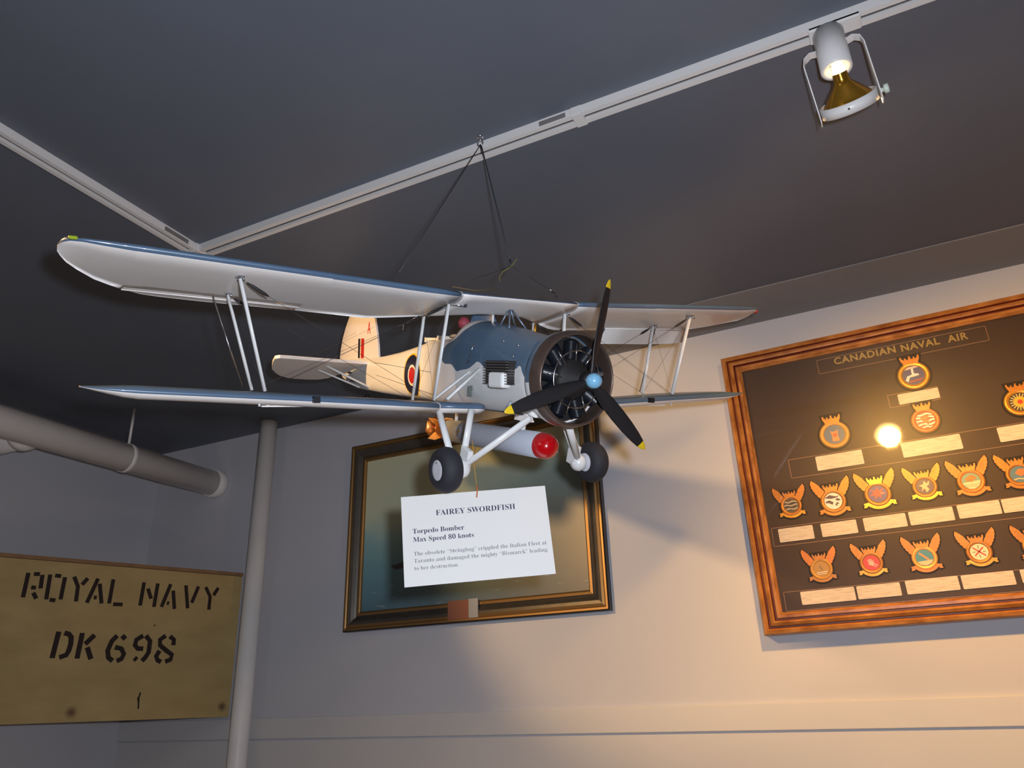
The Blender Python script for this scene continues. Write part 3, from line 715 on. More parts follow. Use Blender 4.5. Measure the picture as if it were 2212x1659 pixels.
for side in (-1, 1):
    ys = [1.26, 1.6, 1.9, 2.2, 2.7, HA - .001]
    sts = [ust(y) for y in ys] + [ust(y, True) for y in (HA, 3.9, 4.5, 5.1, 5.6, 5.9, HB)] + [ust(y) for y in (HB + .001, 6.4, 6.6, 6.75, 6.85, 6.94, 7.0, 7.05, 7.09, 7.12, 7.13)]
    wp = wing_part('upper_wing_panel', sts, side)
    # aileron
    rings = []
    ast = []
    droop = -.30 if side == 1 else -.0
    b = MB(); rr = []
    for y in (HA + .02, 4.2, 5.0, 5.6, 5.9, HB - .02):
        xL, zL, xT, zT, tu, tl = ust(y)[1:7]; ch = xL - xT
        xh = -1.73 - (y - 3.45) / 2.75 * .19
        r = foil(side * y, xL, zL, xT, zT, (tu, tl), (xL - xh) / ch + .003, 1.0)
        zh = zL + (zT - zL) * (xL - xh) / ch
        rr.append([(p[0], p[1], p[2] + (xh - p[0]) / (xh - xT) * droop * (1 if side == 1 else 0)) for p in r])
    b.loft(rr, cap=True, mfn=lambda i, j: 0 if j < 14 else 1)
    PB(b, 'aileron', [M_bl, M_wh], wp)
    b = MB(); xh0 = -1.73; 
    def zlow(y, x):
        xL, zL = lerp_table(ULE, y); xT, zT = lerp_table(UTE, y); q = (xL - x) / (xL - xT)
        return zL + (zT - zL) * q - .045
    b.tube([(-1.74, side * 3.45, zlow(3.45, -1.74) + .01), (-1.93, side * 6.2, zlow(6.2, -1.93) + .01)], .014, 6); PB(b, 'hinge_strip', M_wh, wp)
    if side == -1:
        b = MB(); b.box((-.40, -6.97, .385), (.08, .12, .05)); PB(b, 'tip_light', mat('green_tip', (150, 170, 30), .4), wp, bevel=.003)
    else:
        b = MB(); b.lathe([(0, .05), (.05, .045), (.09, .02), (.1, 0)], (-.62, 7.08, .33), (.2, 1, 0), 12); PB(b, 'tip_light', mat('red_tip', (190, 50, 30), .4), wp)
sts = [ust(abs(y)) for y in (1.24, 1.0, .7, .45, .2, 0)]
b = MB(); rr = [foil(y, *ust(abs(y))[1:5], ust(abs(y))[5:7]) for y in (-1.24, -1.0, -.7, -.45, -.2, 0, .2, .45, .7, 1.0, 1.24)]
b.loft(rr, cap=True, mfn=lambda i, j: 0 if j < 14 else 1)
PB(b, 'upper_wing_centre', [mat('model_blue_centre', (76, 92, 118), .35, coat=.2), M_wh])
for side in (-1, 1):
    b = MB(); r0 = foil(side * 1.25, *ust(1.25)[1:5], tuple(k + .012 for k in ust(1.25)[5:7])); r1 = [(p[0], p[1] + .03, p[2]) for p in r0]
    b.loft([r0, r1], cap=True); PB(b, 'wing_joint_band', mat('joint_grey', (158, 158, 160), .5))

# lower wings
LLE = [(.5, -.24, -1.89), (1.42, -.31, -1.87), (3.6, -.41, -1.765), (6.0, -.52, -1.66), (6.3, -.54, -1.645), (6.6, -.58, -1.625), (6.84, -.68, -1.60)]
LTE = [(.5, -2.0, -1.93), (1.42, -2.1, -1.91), (3.6, -2.2, -1.80), (5.6, -2.25, -1.68), (6.1, -2.1, -1.66), (6.5, -1.75, -1.63), (6.75, -1.25, -1.61), (6.84, -.85, -1.60)]
def lst(y):
    xL, zL = lerp_table(LLE, y); xT, zT = lerp_table(LTE, y); ch = xL - xT
    k = 1.0 if y < 6.2 else max(.12, (6.9 - y) / .7)
    return (y, xL, zL, xT, zT, .075 * k, .125 * k)
for side in (-1, 1):
    wp = wing_part('lower_wing_panel', [lst(y) for y in (1.43, 2.2, 3.0, 3.6, 4.5, 5.3, 5.8, 6.1, 6.3, 6.5, 6.65, 6.75, 6.81, 6.84)], side)
    wr = wing_part('lower_wing_root', [lst(y) for y in (.55, .66, 1.0, 1.41)], side)
    b = MB(); b.box((-.37, side * 3.6, -1.762), (.10, .10, .10)); PB(b, 'landing_light', mat('light_black', (28, 26, 30), .4), wp)
    b = MB(); b.box((-.75, side * 3.95, -1.885), (.07, .80, .022)); b.box((-.75, side * 4.25, -1.87), (.05, .04, .05)); b.box((-.75, side * 3.65, -1.87), (.05, .04, .05)); PB(b, 'bomb_rack', M_wh, wp)
    b = MB(); b.tube([(-.6, side * 4.42, -1.80), (-.6, side * 4.42, -1.88)], .018, 8); PB(b, 'picket_ring', M_strut, wp)

# fuselage
FUS = [ # x, half width, top, bottom, exponent
 (1.22, .66, -.66, -2.01, 2.0), (1.15, .68, -.63, -2.03, 2.0), (.9, .66, -.63, -2.03, 2.1), (.5, .64, -.56, -2.02, 2.3), (0.0, .62, -.46, -2.01, 2.5),
 (-.4, .62, -.39, -2.0, 2.6), (-.8, .61, -.33, -1.99, 2.6), (-1.1, .61, -.28, -1.98, 2.6), (-1.3, .60, -.27, -1.97, 2.6), (-1.42, .60, -.32, -1.97, 2.7), (-1.6, .60, -.48, -1.96, 2.9), (-1.85, .59, -.60, -1.95, 3.2), (-2.1, .58, -.62, -1.94, 3.4),
 (-2.5, .55, -.62, -1.92, 3.6), (-2.9, .51, -.64, -1.90, 3.6), (-3.1, .50, -.68, -1.89, 3.6), (-3.6, .46, -.76, -1.89, 3.6), (-4.5, .38, -.87, -1.88, 3.4), (-5.5, .29, -.96, -1.86, 3.2), (-6.1, .235, -1.0, -1.84, 3.0), (-6.7, .19, -1.02, -1.82, 3.0), (-7.25, .15, -1.03, -1.79, 3.0), (-7.9, .10, -1.04, -1.66, 3.0), (-8.45, .05, -1.05, -1.50, 2.6), (-8.62, .02, -1.1, -1.42, 2.4)]
def fus_ring(x, w, zt, zb, n, N=48):
    out = []
    zc = (zt + zb)/2; h = (zt - zb)/2
    for k in range(N):
        a = 2 * PI * k / N; c, s = math.cos(a), math.sin(a)
        e = 2 / n
        out.append((x, w * math.copysign(abs(c) ** e, c), zc + h * math.copysign(abs(s) ** e, s)))
    return out
fm = bpy.data.materials.new('fuselage_paint'); fm.use_nodes = True
def fusnodes(m, low, roundel=True, upc=None, warm_top=True):
    nt = m.node_tree; bs = nt.nodes['Principled BSDF']; bs.inputs['Roughness'].default_value = .3; bs.inputs['Coat Weight'].default_value = .25
    L = nt.links.new
    tc = nt.nodes.new('ShaderNodeTexCoord'); sp = nt.nodes.new('ShaderNodeSeparateXYZ'); L(tc.outputs['Object'], sp.inputs[0])
    def math_(op, a, b_=None, c=None):
        n = nt.nodes.new('ShaderNodeMath'); n.operation = op
        for i, v in enumerate((a, b_, c)):
            if v is None: continue
            if isinstance(v, (int, float)): n.inputs[i].default_value = v
            else: L(v, n.inputs[i])
        return n.outputs[0]
    X = math_('DIVIDE', sp.outputs['X'], S); Z = math_('DIVIDE', sp.outputs['Z'], S)
    X0, X1, Z0, Z1 = -2.0, 1.4, -2.0, 0.2
    xn = math_('DIVIDE', math_('SUBTRACT', X, X0), X1 - X0)
    def curve(pts):
        n = nt.nodes.new('ShaderNodeFloatCurve'); c = n.mapping.curves[0]
        pts = [((x - X0) / (X1 - X0), (z - Z0) / (Z1 - Z0)) for x, z in pts]
        c.points[0].location = pts[0]; c.points[1].location = pts[-1]
        for p in pts[1:-1]: c.points.new(*p)
        for p in c.points: p.handle_type = 'AUTO'
        n.mapping.use_clip = False
        n.mapping.update(); L(xn, n.inputs['Value'])
        return math_('ADD', math_('MULTIPLY', n.outputs[0], Z1 - Z0), Z0)
    lo = curve(low)
    blue = math_('GREATER_THAN', Z, lo)
    if upc:
        up_ = curve(upc); blue = math_('MULTIPLY', blue, math_('LESS_THAN', Z, up_))
    blue = math_('MULTIPLY', blue, math_('GREATER_THAN', X, -1.9))
    mx = nt.nodes.new('ShaderNodeMixRGB'); mx.inputs[1].default_value = lin((214, 213, 212)); mx.inputs[2].default_value = lin((76, 98, 120)); L(blue, mx.inputs[0]); last = mx.outputs[0]
    if roundel:
        dx = math_('MULTIPLY', math_('SUBTRACT', X, -3.34), 1.0); dz = math_('SUBTRACT', Z, -1.385)
        rr = math_('SQRT', math_('ADD', math_('MULTIPLY', dx, dx), math_('MULTIPLY', dz, dz)))
        for rad, c in ((.47, (226, 180, 40)), (.435, (26, 28, 52)), (.225, (230, 222, 214)), (.175, (176, 30, 24))):
            mm = nt.nodes.new('ShaderNodeMixRGB'); mm.inputs[2].default_value = lin(c); L(math_('LESS_THAN', rr, rad), mm.inputs[0]); L(last, mm.inputs[1]); last = mm.outputs[0]
    L(last, bs.inputs['Base Color'])
SCAL = [(-2.0, -.88), (-1.9, -.91), (-1.84, -1.05), (-1.72, -1.12), (-1.55, -1.13), (-1.43, -1.14), (-1.33, -1.20), (-1.23, -1.26), (-1.05, -1.24), (-.75, -1.20), (-.60, -1.14), (-.45, -1.08), (-.36, -1.10), (-.18, -1.19), (.05, -1.24), (.3, -1.22), (.48, -1.10), (.56, -1.08), (.66, -1.12), (.83, -1.19), (.93, -1.14), (1.05, -1.24), (1.18, -1.36), (1.3, -1.40), (1.4, -1.40)]
UPC = [(-2.0, -.88), (-1.9, -.88), (-1.82, -.77), (-1.6, -.70), (-1.45, -.67), (-1.2, -.50), (-1.02, -.36), (-.93, -.25), (-.88, .05), (-.8, .18), (0, .19), (1.4, .19)]
fusnodes(fm, SCAL, True, UPC)
b = MB()
# resample stations densely so the shape is smooth
xs = [f[0] for f in FUS]
def fus_at(x):
    tab = sorted([(f[0],) + f[1:] for f in FUS]); return lerp_table(tab, x)
dense = []
x = 1.22
while x > -8.62:
    dense.append(x); x -= .12
dense.append(-8.62)
b.loft([fus_ring(x, *fus_at(x)) for x in dense], cap=True)
fus = PB(b, 'fuselage', fm)
# rib tapes on the fuselage rear, cockpit rims, windscreen, headrest
b = MB(); b.lathe([(0, .0), (0, .30), (.03, .33), (.06, .30)], (-1.93, 0, -.60), (0, 0, 1), 24); PB(b, 'cockpit_rim', mat('cockpit_leather', (196, 170, 140), .6), fus)
b = MB(); b.lathe([(0, 0), (.002, .27)], (-1.93, 0, -.535), (0, 0, 1), 24); PB(b, 'cockpit_shade_disc', mat('cockpit_shade', (14, 12, 12), .8), fus)  # near-black disc on the closed hull, paints the shade inside the cockpit
b = MB(); b.box((-2.85, 0, -.62), (.55, .60, .05)); b.box((-2.55, 0, -.60), (.05, .62, .09)); b.box((-3.12, 0, -.63), (.05, .6, .1)); PB(b, 'gunner_cockpit_rim', mat('model_cream', (214, 206, 190), .5), fus)
b = MB(); b.tube([(-2.02, 0, -.40), (-2.02, 0, -.28), (-2.02, 0, -.18)], [.10, .13, .06], 14); PB(b, 'pilot_headrest', mat('headrest_pink', (150, 60, 72), .6), fus)
b = MB()
for s in (-1, 1): b.tube([(-1.24, s * .30, -.36), (-1.30, s * .22, -.13)], .016, 6)
b.tube([(-1.30, -.22, -.13), (-1.30, .22, -.13)], .016, 6); PB(b, 'windscreen_frame', mat('frame_blue', (58, 80, 110), .4), fus)
g = mat('windscreen_glass', (74, 92, 112), .1); 
b = MB(); b.add([(-1.24, -.29, -.36), (-1.24, .29, -.36), (-1.30, .21, -.14), (-1.30, -.21, -.14)], [(0, 1, 2, 3)]); PB(b, 'windscreen_pane', g, fus)
# panel seam along the lower nose, hatch, foot step
b = MB(); 
for s in (-1, 1): b.tube([(x, s * (fus_at(x)[0] * .86 + .012), -1.93) for x in (-.4, -.1, .2, .5, .8, 1.0)], .010, 5)
PB(b, 'panel_seam', mat('seam_dark', (60, 60, 66), .6), fus)
b = MB(); b.prism([(-.76, -1.53), (-.60, -1.51), (-.60, -1.58), (-.66, -1.61), (-.60, -1.66), (-.60, -1.71), (-.76, -1.71)], ((0, -.615, 0), (1, 0, 0), (0, 0, 1), (0, -1, 0)), -.02, .012); PB(b, 'side_hatch', mat('hatch_grey', (126, 132, 128), .5), fus)
b = MB(); b.tube([(-.55, -.64, -.75), (-.75, -.645, -1.12)], .008, 6); PB(b, 'handrail_wire', M_steel, fus)
for px_, pz_ in ((.30, -.72), (.75, -.80), (.72, -.98), (.80, -1.32)):
    b = MB(); b.lathe([(0, .02), (.012, .015), (.014, 0)], (px_, -.635 if pz_ < -.85 else -.56, pz_), (0, -1, .25), 10); PB(b, 'cowl_stud', M_steel, fus)
# oil cooler on the starboard nose
b = MB(); b.box((.46, -.70, -1.26), (.70, .16, .40)); oc = PB(b, 'oil_cooler', M_engb)
for i in range(9):
    b = MB(); b.box((.46, -.72, -1.085 - i * .045), (.70, .22, .014)); PB(b, 'cooler_fin', mat('cooler_fin', (104, 96, 92), .4, .3), oc)
b = MB(); b.box((.54, -.775, -1.385), (.46, .19, .27)); PB(b, 'oil_tank', M_strut, oc, bevel=.005)

# cowling and engine
EC = (0, 0, -1.335)
def ex(x): return (x, 0, -1.335)
cwm = bpy.data.materials.new('cowl_paint'); cwm.use_nodes = True; fusnodes(cwm, SCAL, False, None)
b = MB(); b.lathe([(1.26, .72), (1.27, .765), (1.32, .785), (1.40, .79), (1.42, .79)], EC, (1, 0, 0), 64); PB(b, 'cowl_rear_band', cwm)
bronze = mat('cowl_bronze', (98, 82, 74), .33, .55, noise=.2, nscale=25)
b = MB(); b.lathe([(1.42, .79), (1.50, .788), (1.58, .78), (1.64, .768), (1.672, .752), (1.682, .737), (1.672, .722), (1.63, .715), (1.55, .715), (1.30, .73)], EC, (1, 0, 0), 64)
PB(b, 'cowling_ring', bronze)
b = MB(); b.lathe([(1.26, .70), (1.262, .0)], EC, (1, 0, 0), 40); eng = PB(b, 'engine', M_engb)
b = MB(); b.lathe([(1.26, .34), (1.52, .34), (1.60, .30), (1.66, .22), (1.74, .20), (1.80, .12), (1.96, .10), (1.96, 0)], EC, (1, 0, 0), 32); PB(b, 'crankcase', M_engb, eng)
for i in range(9):
    a = 2 * PI * i / 9 + math.radians(2)
    r = Vector((0, math.sin(a), math.cos(a)))
    prof = []
    for k in range(11):
        h0 = .33 + k * .028; prof += [(h0, .108), (h0 + .006, .132), (h0 + .014, .132), (h0 + .020, .108)]
    prof += [(.635, .10), (.655, .07), (.66, 0)]
    b = MB(); b.lathe(prof, Vector(ex(1.44)), r, 14, up=(1, 0, 0)); PB(b, 'engine_cylinder', M_eng, eng)
    tng = Vector((0, math.cos(a), -math.sin(a)))
    b = MB(); p0 = Vector(ex(1.63)) + r * .30 - tng * .03; p1 = Vector(ex(1.63)) + r * .58 - tng * .03
    b.tube([p0, p1], .013, 6); PB(b, 'pushrod_tube', M_steel, eng)
b = MB(); ring_pts = [[Vector(ex(1.64)) + Vector((0, math.sin(t), math.cos(t))) * (.465 + .012 * math.cos(k)) + Vector((.012 * math.sin(k), 0, 0)) for t in [2 * PI * j / 48 for j in range(48)]] for k in [2 * PI * q / 6 for q in range(7)]]
b.loft(ring_pts, cap=False); PB(b, 'ignition_ring', M_steel, eng)
# propeller
prop = empty('propeller', (1.97 * S, 0, -1.345 * S), plane)
def blade(ang):
    a = math.radians(ang); r = Vector((0, math.sin(a), math.cos(a))); t = Vector((0, math.cos(a), -math.sin(a))); f = Vector((1, 0, 0))
    b = MB(); rings = []
    st = [(.05, .05, .05, 60), (.16, .070, .05, 52), (.30, .095, .042, 42), (.5, .118, .032, 32), (.8, .124, .024, 26), (1.1, .117, .018, 21), (1.35, .098, .014, 18), (1.50, .076, .012, 16), (1.52, .073, .012, 16), (1.60, .050, .010, 15), (1.645, .028, .008, 15), (1.665, .010, .005, 15)]
    for rad, hw, ht, tw in st:
        w = math.radians(tw); ch = t * math.cos(w) - f * math.sin(w); nn = ch.cross(r)
        rings.append([r * rad + ch * hw * math.cos(q) + nn * ht * math.sin(q) for q in [2 * PI * k / 16 for k in range(16)]])
    b.loft(rings, cap=True, mfn=lambda i, j: 1 if i >= 8 else 0)
    b.m[-1] = 1
    PB(b, 'blade', [M_blk, M_yel], prop)
for a in (12.3, 132.5, 253.0): blade(a)
b = MB(); b.lathe([(-.16, .10), (-.10, .14), (.02, .14), (.06, .11), (.06, 0)], (0, 0, 0), (1, 0, 0), 24); PB(b, 'hub', M_blk, prop)
b = MB(); b.lathe([(.05, .115), (.10, .125), (.15, .118), (.20, .09), (.225, .05), (.232, 0)], (0, 0, 0), (1, 0, 0), 28); PB(b, 'spinner', mat('spinner_blue', (116, 172, 204), .28, coat=.3), prop)

# struts
def strut(p, q, r=.05, name='interplane_strut', flat=.62, m=None, parent=plane, fit=True):
    b = MB(); b.tube([p, q], r, 14, flat=flat, up=(1, 0, 0)); o = PB(b, name, m or M_strut, parent)
    if fit:
        b = MB(); v = Vector(p)
        b.box(v + Vector((0, 0, .02)), (.16, .10, .03)); b.tube([v + Vector((-.07, 0, .03)), v + Vector((-.12, 0, -.03))], .012, 6); b.tube([v + Vector((.07, 0, .03)), v + Vector((.11, .04, -.03))], .012, 6)
        PB(b, 'strut_fitting', M_steel, o)
    return o
J = {}
for s in (-1, 1):
    J[s] = dict(OF=((-.48, s * 4.78, .045), (-.53, s * 4.36, -1.64)), OR=((-1.53, s * 4.70, -.13), (-1.40, s * 4.32, -1.66)),
                IF=((-.38, s * 1.27, -.10), (-.61, s * 1.39, -1.78)), IR=((-1.36, s * 1.24, -.25), (-1.57, s * 1.33, -1.82)))
    strut(*J[s]['OF'], r=.045); strut(*J[s]['OR'], r=.042); strut(*J[s]['IF'], r=.042); strut(*J[s]['IR'], r=.042)
    strut((-.38, s * .60, -1.20), (-.40, s * 1.25, -1.76), .042, 'wing_root_strut', fit=False)
    strut((-.75, s * .60, -1.26), (-.95, s * 1.22, -1.79), .036, 'wing_root_strut', fit=False)
def wire(p, q, r=.0032, m=None, name='rigging_wire', tb=None):
    b = MB(); b.tube([p, q], r, 5); o = PB(b, name, m or M_wire)
    if tb:
        d = (Vector(q) - Vector(p)); L_ = d.length; d.normalize(); p = Vector(p)
        b = MB(); b.tube([p + d * tb[0], p + d * (tb[0] + .10), p + d * (tb[1] - .08), p + d * tb[1]], [.012, .026, .026, .010], 8); PB(b, 'turnbuckle', M_engb, o)
    return o
for s in (-1, 1):
    j = J[s]
    wire(j['OF'][0], j['IF'][1], tb=(.12, .50)); wire(j['OR'][0], j['IR'][1], tb=(.12, .42))
    wire(j['IF'][0], j['OF'][1], tb=(.14, .50) if s == 1 else (.12, .45)); wire(j['IR'][0], j['OR'][1], tb=(.12, .42))
    wire((j['IF'][0][0] - .05, j['IF'][0][1], j['IF'][0][2]), (j['OF'][1][0] - .06, j['OF'][1][1], j['OF'][1][2]), .0024)
    wire(j['OF'][0], j['OR'][1], .0024); wire(j['OR'][0], j['OF'][1], .0024)
    wire(j['IF'][0], j['IR'][1], .0024); wire(j['IR'][0], j['IF'][1], .0024)
    wire((-1.66, s * 4.9, -.16), (-1.60, s * 4.42, -1.62), .012, M_steel, 'aileron_wire')
    wire((-2.0, s * .62, -1.75), (-5.6, s * .30, -1.42), .003, name='control_cable'); wire((-2.3, s * .58, -1.30), (-5.8, s * .28, -1.12), .003, name='control_cable')
    wire((-6.2, 0, -.2), (-6.9, s * 1.6, -1.12), .002, name='tail_wire'); wire((-7.6, 0, -.35), (-7.4, s * 1.6, -1.17), .002, name='tail_wire')
# pitot / handling bar hanging behind the starboard inner strut
b = MB(); b.tube([(-1.30, -1.38, -.27), (-1.63, -1.4, -.35), (-1.88, -1.4, -.40), (-2.12, -1.4, -.42)], .013, 6); b.tube([(-1.88, -1.4, -.39), (-1.93, -1.4, -.51)], .013, 6); PB(b, 'aileron_linkage', M_steel)
b = MB(); b.tube([(-.40, -1.20, -.10), (-.30, -.95, -.12)], .018, 6); b.tube([(-.32, -1.0, -.12), (-.25, -.95, -.02)], .03, 8); PB(b, 'wing_fold_latch', M_steel)
b = MB(); b.lathe([(0, .03), (.1, .03), (.22, .025), (.24, 0)], (-1.28, 1.22, -.50), (0, 0, 1), 10); PB(b, 'brass_latch', mat('brass', (200, 140, 50), .3, .8))
# cabane pyramid
CT = (-.37, 0, -.06)
for q in ((-.435, -.17, -.42), (-.075, -.20, -.50), (-.435, .17, -.42), (-.075, .20, -.50)):
    b = MB(); b.tube([q, CT], .018, 8); PB(b, 'cabane_tube', mat('cabane_grey', (120, 132, 148), .35, .6))
b = MB(); b.lathe([(0, .035), (.05, .03)], (-.37, 0, -.09), (0, 0, 1), 10); PB(b, 'cabane_cap', mat('cabane_grey', (120, 132, 148)))
strut((-.78, -.10, -.14), (-.80, -.10, -.36), .03, 'centre_section_strut')

# undercarriage
def leg(p, q, r, name='undercarriage_leg', n=14, flat=.8):
    b = MB(); b.tube([p, q], r, n, flat=flat, up=(0, 1, 0)); return PB(b, name, M_strut)
for s in (-1, 1):
    AX = Vector((.18, s * 1.30, -2.88))
    leg((-.48, s * 1.36, -1.95), (.10, s * 1.36, -2.84), .062)
    leg((-.05, s * .95, -1.92), (.10, s * 1.16, -2.62), .060)
    leg((.92, s * .38, -2.0), AX + Vector((.0, -s * .04, 0)), .064)
    b = MB(); fr_ = ((0, s * 1.16, 0), (1, 0, 0), (0, 0, 1), (0, -1, 0))
    b.prism([(.07, -2.50), (.34, -2.60), (.22, -2.96), (-.02, -2.90)], fr_, -.05, .05); PB(b, 'leg_fairing', M_strut, bevel=.002)
    b = MB(); b.tube([AX, AX + Vector((0, s * .32, 0))], .05, 12); PB(b, 'axle', M_strut)
    b = MB(); b.lathe([(0, 0), (.02, .08), (.08, .145), (.16, .165), (.24, .145), (.30, .08)], AX + Vector((0, -s * .20, -.02)), (0, s, 0), 20); PB(b, 'axle_cap', M_strut)
    wc = Vector((.20, s * 1.56, -2.90))
    w = empty('wheel', wc * S, plane)
    b = MB(); R, wd = .385, .185
    prof = []
    for k in range(25):
        a = -PI/2 - 2.35 + (4.7) * k / 24
        prof.append((math.sin(a + PI/2) * wd, R - .15 + math.cos(a + PI/2) * .15))
    b.lathe(prof, (0, 0, 0), (0, 1, 0), 48); PB(b, 'tyre', mat('tyre_rubber', (38, 38, 44), .75, noise=.1, nscale=60), w)
    b = MB(); b.lathe([(-.165, 0), (-.17, .10), (-.165, .19), (-.145, .238), (.145, .238), (.165, .19), (.17, .10), (.165, 0)], (0, 0, 0), (0, 1, 0), 36); PB(b, 'hub_cap', mat('hub_white', (206, 206, 212), .5), w)
    b = MB(); b.lathe([(0, .014), (.01, .01), (.011, 0)], (-.03, s * .168, .12), (0, s, 0), 8); PB(b, 'valve', M_engb, w)
# small fittings under the nose
b = MB(); b.lathe([(0, .075), (.10, .10), (.24, .10), (.32, .07)], (.42, -.30, -1.99), (1, 0.2, .05), 18); b.prism([(.40, -2.06), (.86, -2.08), (.72, -1.90), (.45, -1.92)], ((0, -.36, 0), (1, 0, 0), (0, 0, 1), (0, -1, 0)), -.1, .0); PB(b, 'air_intake', M_wh)
b = MB(); b.tube([(.70, -.30, -1.88), (1.02, -.34, -1.92)], .075, 14); PB(b, 'exhaust_stub', M_strut)
b = MB(); b.tube([(.66, -.60, -1.74), (.54, -.62, -1.90)], .028, 10); PB(b, 'drain_pipe', mat('grey_pipe', (140, 150, 154), .4))

# tail
FIN = [(-6.09, -1.02), (-6.14, -.75), (-6.22, -.45), (-6.37, -.06), (-6.50, .12), (-6.72, .24), (-7.0, .28), (-7.3, .27)]
b = MB(); b.prism([(-7.38, -1.05), (-6.09, -1.05)] + FIN[1:] + [(-7.38, .265)], ((0, 0, 0), (1, 0, 0), (0, 0, 1), (0, -1, 0)), -.035, .035); fin = PB(b, 'tail_fin', mat('fin_white', (204, 200, 204), .45), bevel=.0015)
RUD = [(-7.40, .26), (-7.7, .22), (-8.03, .08), (-8.3, -.23), (-8.48, -.5), (-8.60, -.8), (-8.66, -1.1), (-8.58, -1.4), (-8.40, -1.55), (-7.9, -1.68), (-7.40, -1.80)]
b = MB(); b.prism(RUD, ((0, 0, 0), (1, 0, 0), (0, 0, 1), (0, -1, 0)), -.03, .03); rud = PB(b, 'rudder', mat('fin_white', (204, 200, 204)), bevel=.0015)
for s in (-1, 1):
    for c, xa, xb in (((34, 32, 40), -7.36, -7.22), ((226, 216, 206), -7.22, -7.17), ((168, 36, 26), -7.17, -6.98)):
        b = MB(); b.prism([(xa, -1.02), (xb, -1.02), (xb, -.52), (xa, -.52)], ((0, 0, 0), (1, 0, 0), (0, 0, 1), (0, s, 0)), .034, .040); PB(b, 'fin_flash', cm(c), fin)
text_mesh('fin_letter', 'A', .19 * S, ((0, 0, 0), (1, 0, 0), (0, 0, 1), (0, -1, 0)), cm((196, 50, 30)), fin, bold=.01, thick=.040 * S, xoff=-6.78 * S, yoff=-.40 * S, height=.30 * S)
for s in (-1, 1):
    def tp(pts, name, th, kz=.2, par=None):
        b = MB(); n = len(pts)
        z = lambda x: -1.12 + .2 * (x + 6.3) - .0
        vs = [(p[0], s * p[1], z(p[0]) + th) for p in pts] + [(p[0], s * p[1], z(p[0]) - th) for p in pts]
        b.add(vs, [list(range(n)), list(range(n, 2 * n))[::-1]] + [(i, (i + 1) % n, n + (i + 1) % n, n + i) for i in range(n)])
        return PB(b, name, M_wh, par or plane, bevel=.0015)
    tpl = tp([(-6.38, .12), (-6.28, .8), (-6.14, 1.6), (-6.02, 2.2), (-5.98, 2.48), (-6.08, 2.56), (-6.5, 2.48), (-6.95, 2.36), (-6.95, .12)], 'tailplane', .04)
    tp([(-6.98, .22), (-6.98, 2.35), (-7.4, 2.22), (-7.8, 2.03), (-8.15, 1.82), (-8.42, 1.58), (-8.58, 1.3), (-8.66, .95), (-8.66, .62), (-8.4, .42), (-7.9, .34), (-7.6, .22)], 'elevator', .03, par=tpl)
    b = MB(); b.tube([(-6.75, s * 1.1, -1.24), (-6.3, s * .16, -1.74)], .028, 8); PB(b, 'tailplane_strut', M_strut)
    b = MB(); b.tube([(-7.3, s * 1.1, -1.35), (-6.9, s * .16, -1.76)], .022, 8); PB(b, 'tailplane_strut', M_strut)
    b = MB(); b.box((-7.6, s * .16, -1.40), (.16, .05, .05)); b.box((-7.35, s * .17, -1.60), (.16, .05, .05)); PB(b, 'hinge_block', M_engb)
b = MB(); b.tube([(-6.6, 0, -1.84), (-6.75, 0, -1.98)], .03, 8); b.lathe([(-.04, 0), (-.04, .07), (.04, .07), (.04, 0)], (-6.78, 0, -2.0), (0, 1, 0), 16); PB(b, 'tail_wheel', M_engb)

# ------------------------------------------------------------------ torpedo slung under the model
torp = empty('model_torpedo'); torp.matrix_world = plane.matrix_world
tag(torp, 'grey red-nosed torpedo slung under the model biplane between its wheels', 'torpedo')
TZ = -2.49
b = MB(); b.tube([(x, 0, TZ) for x in (.78, -.4, -1.4, -2.45)], .228, 40, cap=True, up=(0, 0, 1)); PB(b, 'torpedo_body', mat('torpedo_grey', (168, 174, 184), .4, noise=.06, nscale=30), torp)
b = MB(); b.lathe([(.76, .229), (.84, .226), (.92, .21), (1.0, .17), (1.05, .11), (1.07, .05), (1.073, 0)], (0, 0, TZ), (1, 0, 0), 40); PB(b, 'torpedo_nose', mat('nose_red', (176, 6, 16), .2, coat=.8), torp)
b = MB(); b.lathe([(-2.45, .228), (-2.6, .22), (-2.75, .19), (-2.9, .13), (-3.05, .07), (-3.1, 0)], (0, 0, TZ), (1, 0, 0), 32); PB(b, 'torpedo_tail_cone', mat('tail_copper', (196, 120, 50), .3, .7, noise=.5, nscale=40, bump=.6), torp)
for k in range(4):
    a = PI/4 + k * PI/2
    r = Vector((0, math.sin(a), math.cos(a)))
    b = MB(); b.add([Vector((-2.55, 0, TZ)) + r * .20, Vector((-3.0, 0, TZ)) + r * .07, Vector((-3.05, 0, TZ)) + r * .30, Vector((-2.75, 0, TZ)) + r * .30], [(0, 1, 2, 3)])
    o = PB(b, 'torpedo_fin', mat('tail_copper2', (214, 160, 90), .35, .5), torp); sol = o.modifiers.new('solid', 'SOLIDIFY'); sol.thickness = .0015
b = MB(); b.lathe([(-3.1, .06), (-3.12, .22), (-3.14, .24), (-3.18, .2), (-3.16, .05)], (0, 0, TZ), (1, 0, 0), 7); PB(b, 'torpedo_screw', mat('tail_copper', (0, 0, 0)), torp)
b = MB(); b.tube([(-2.2, -.02, TZ + .22), (-2.15, -.02, TZ + .55)], .035, 8); b.tube([(.15, 0, TZ + .22), (.17, 0, TZ + .34)], .05, 10); PB(b, 'crutch_block', M_strut, torp)
b = MB()
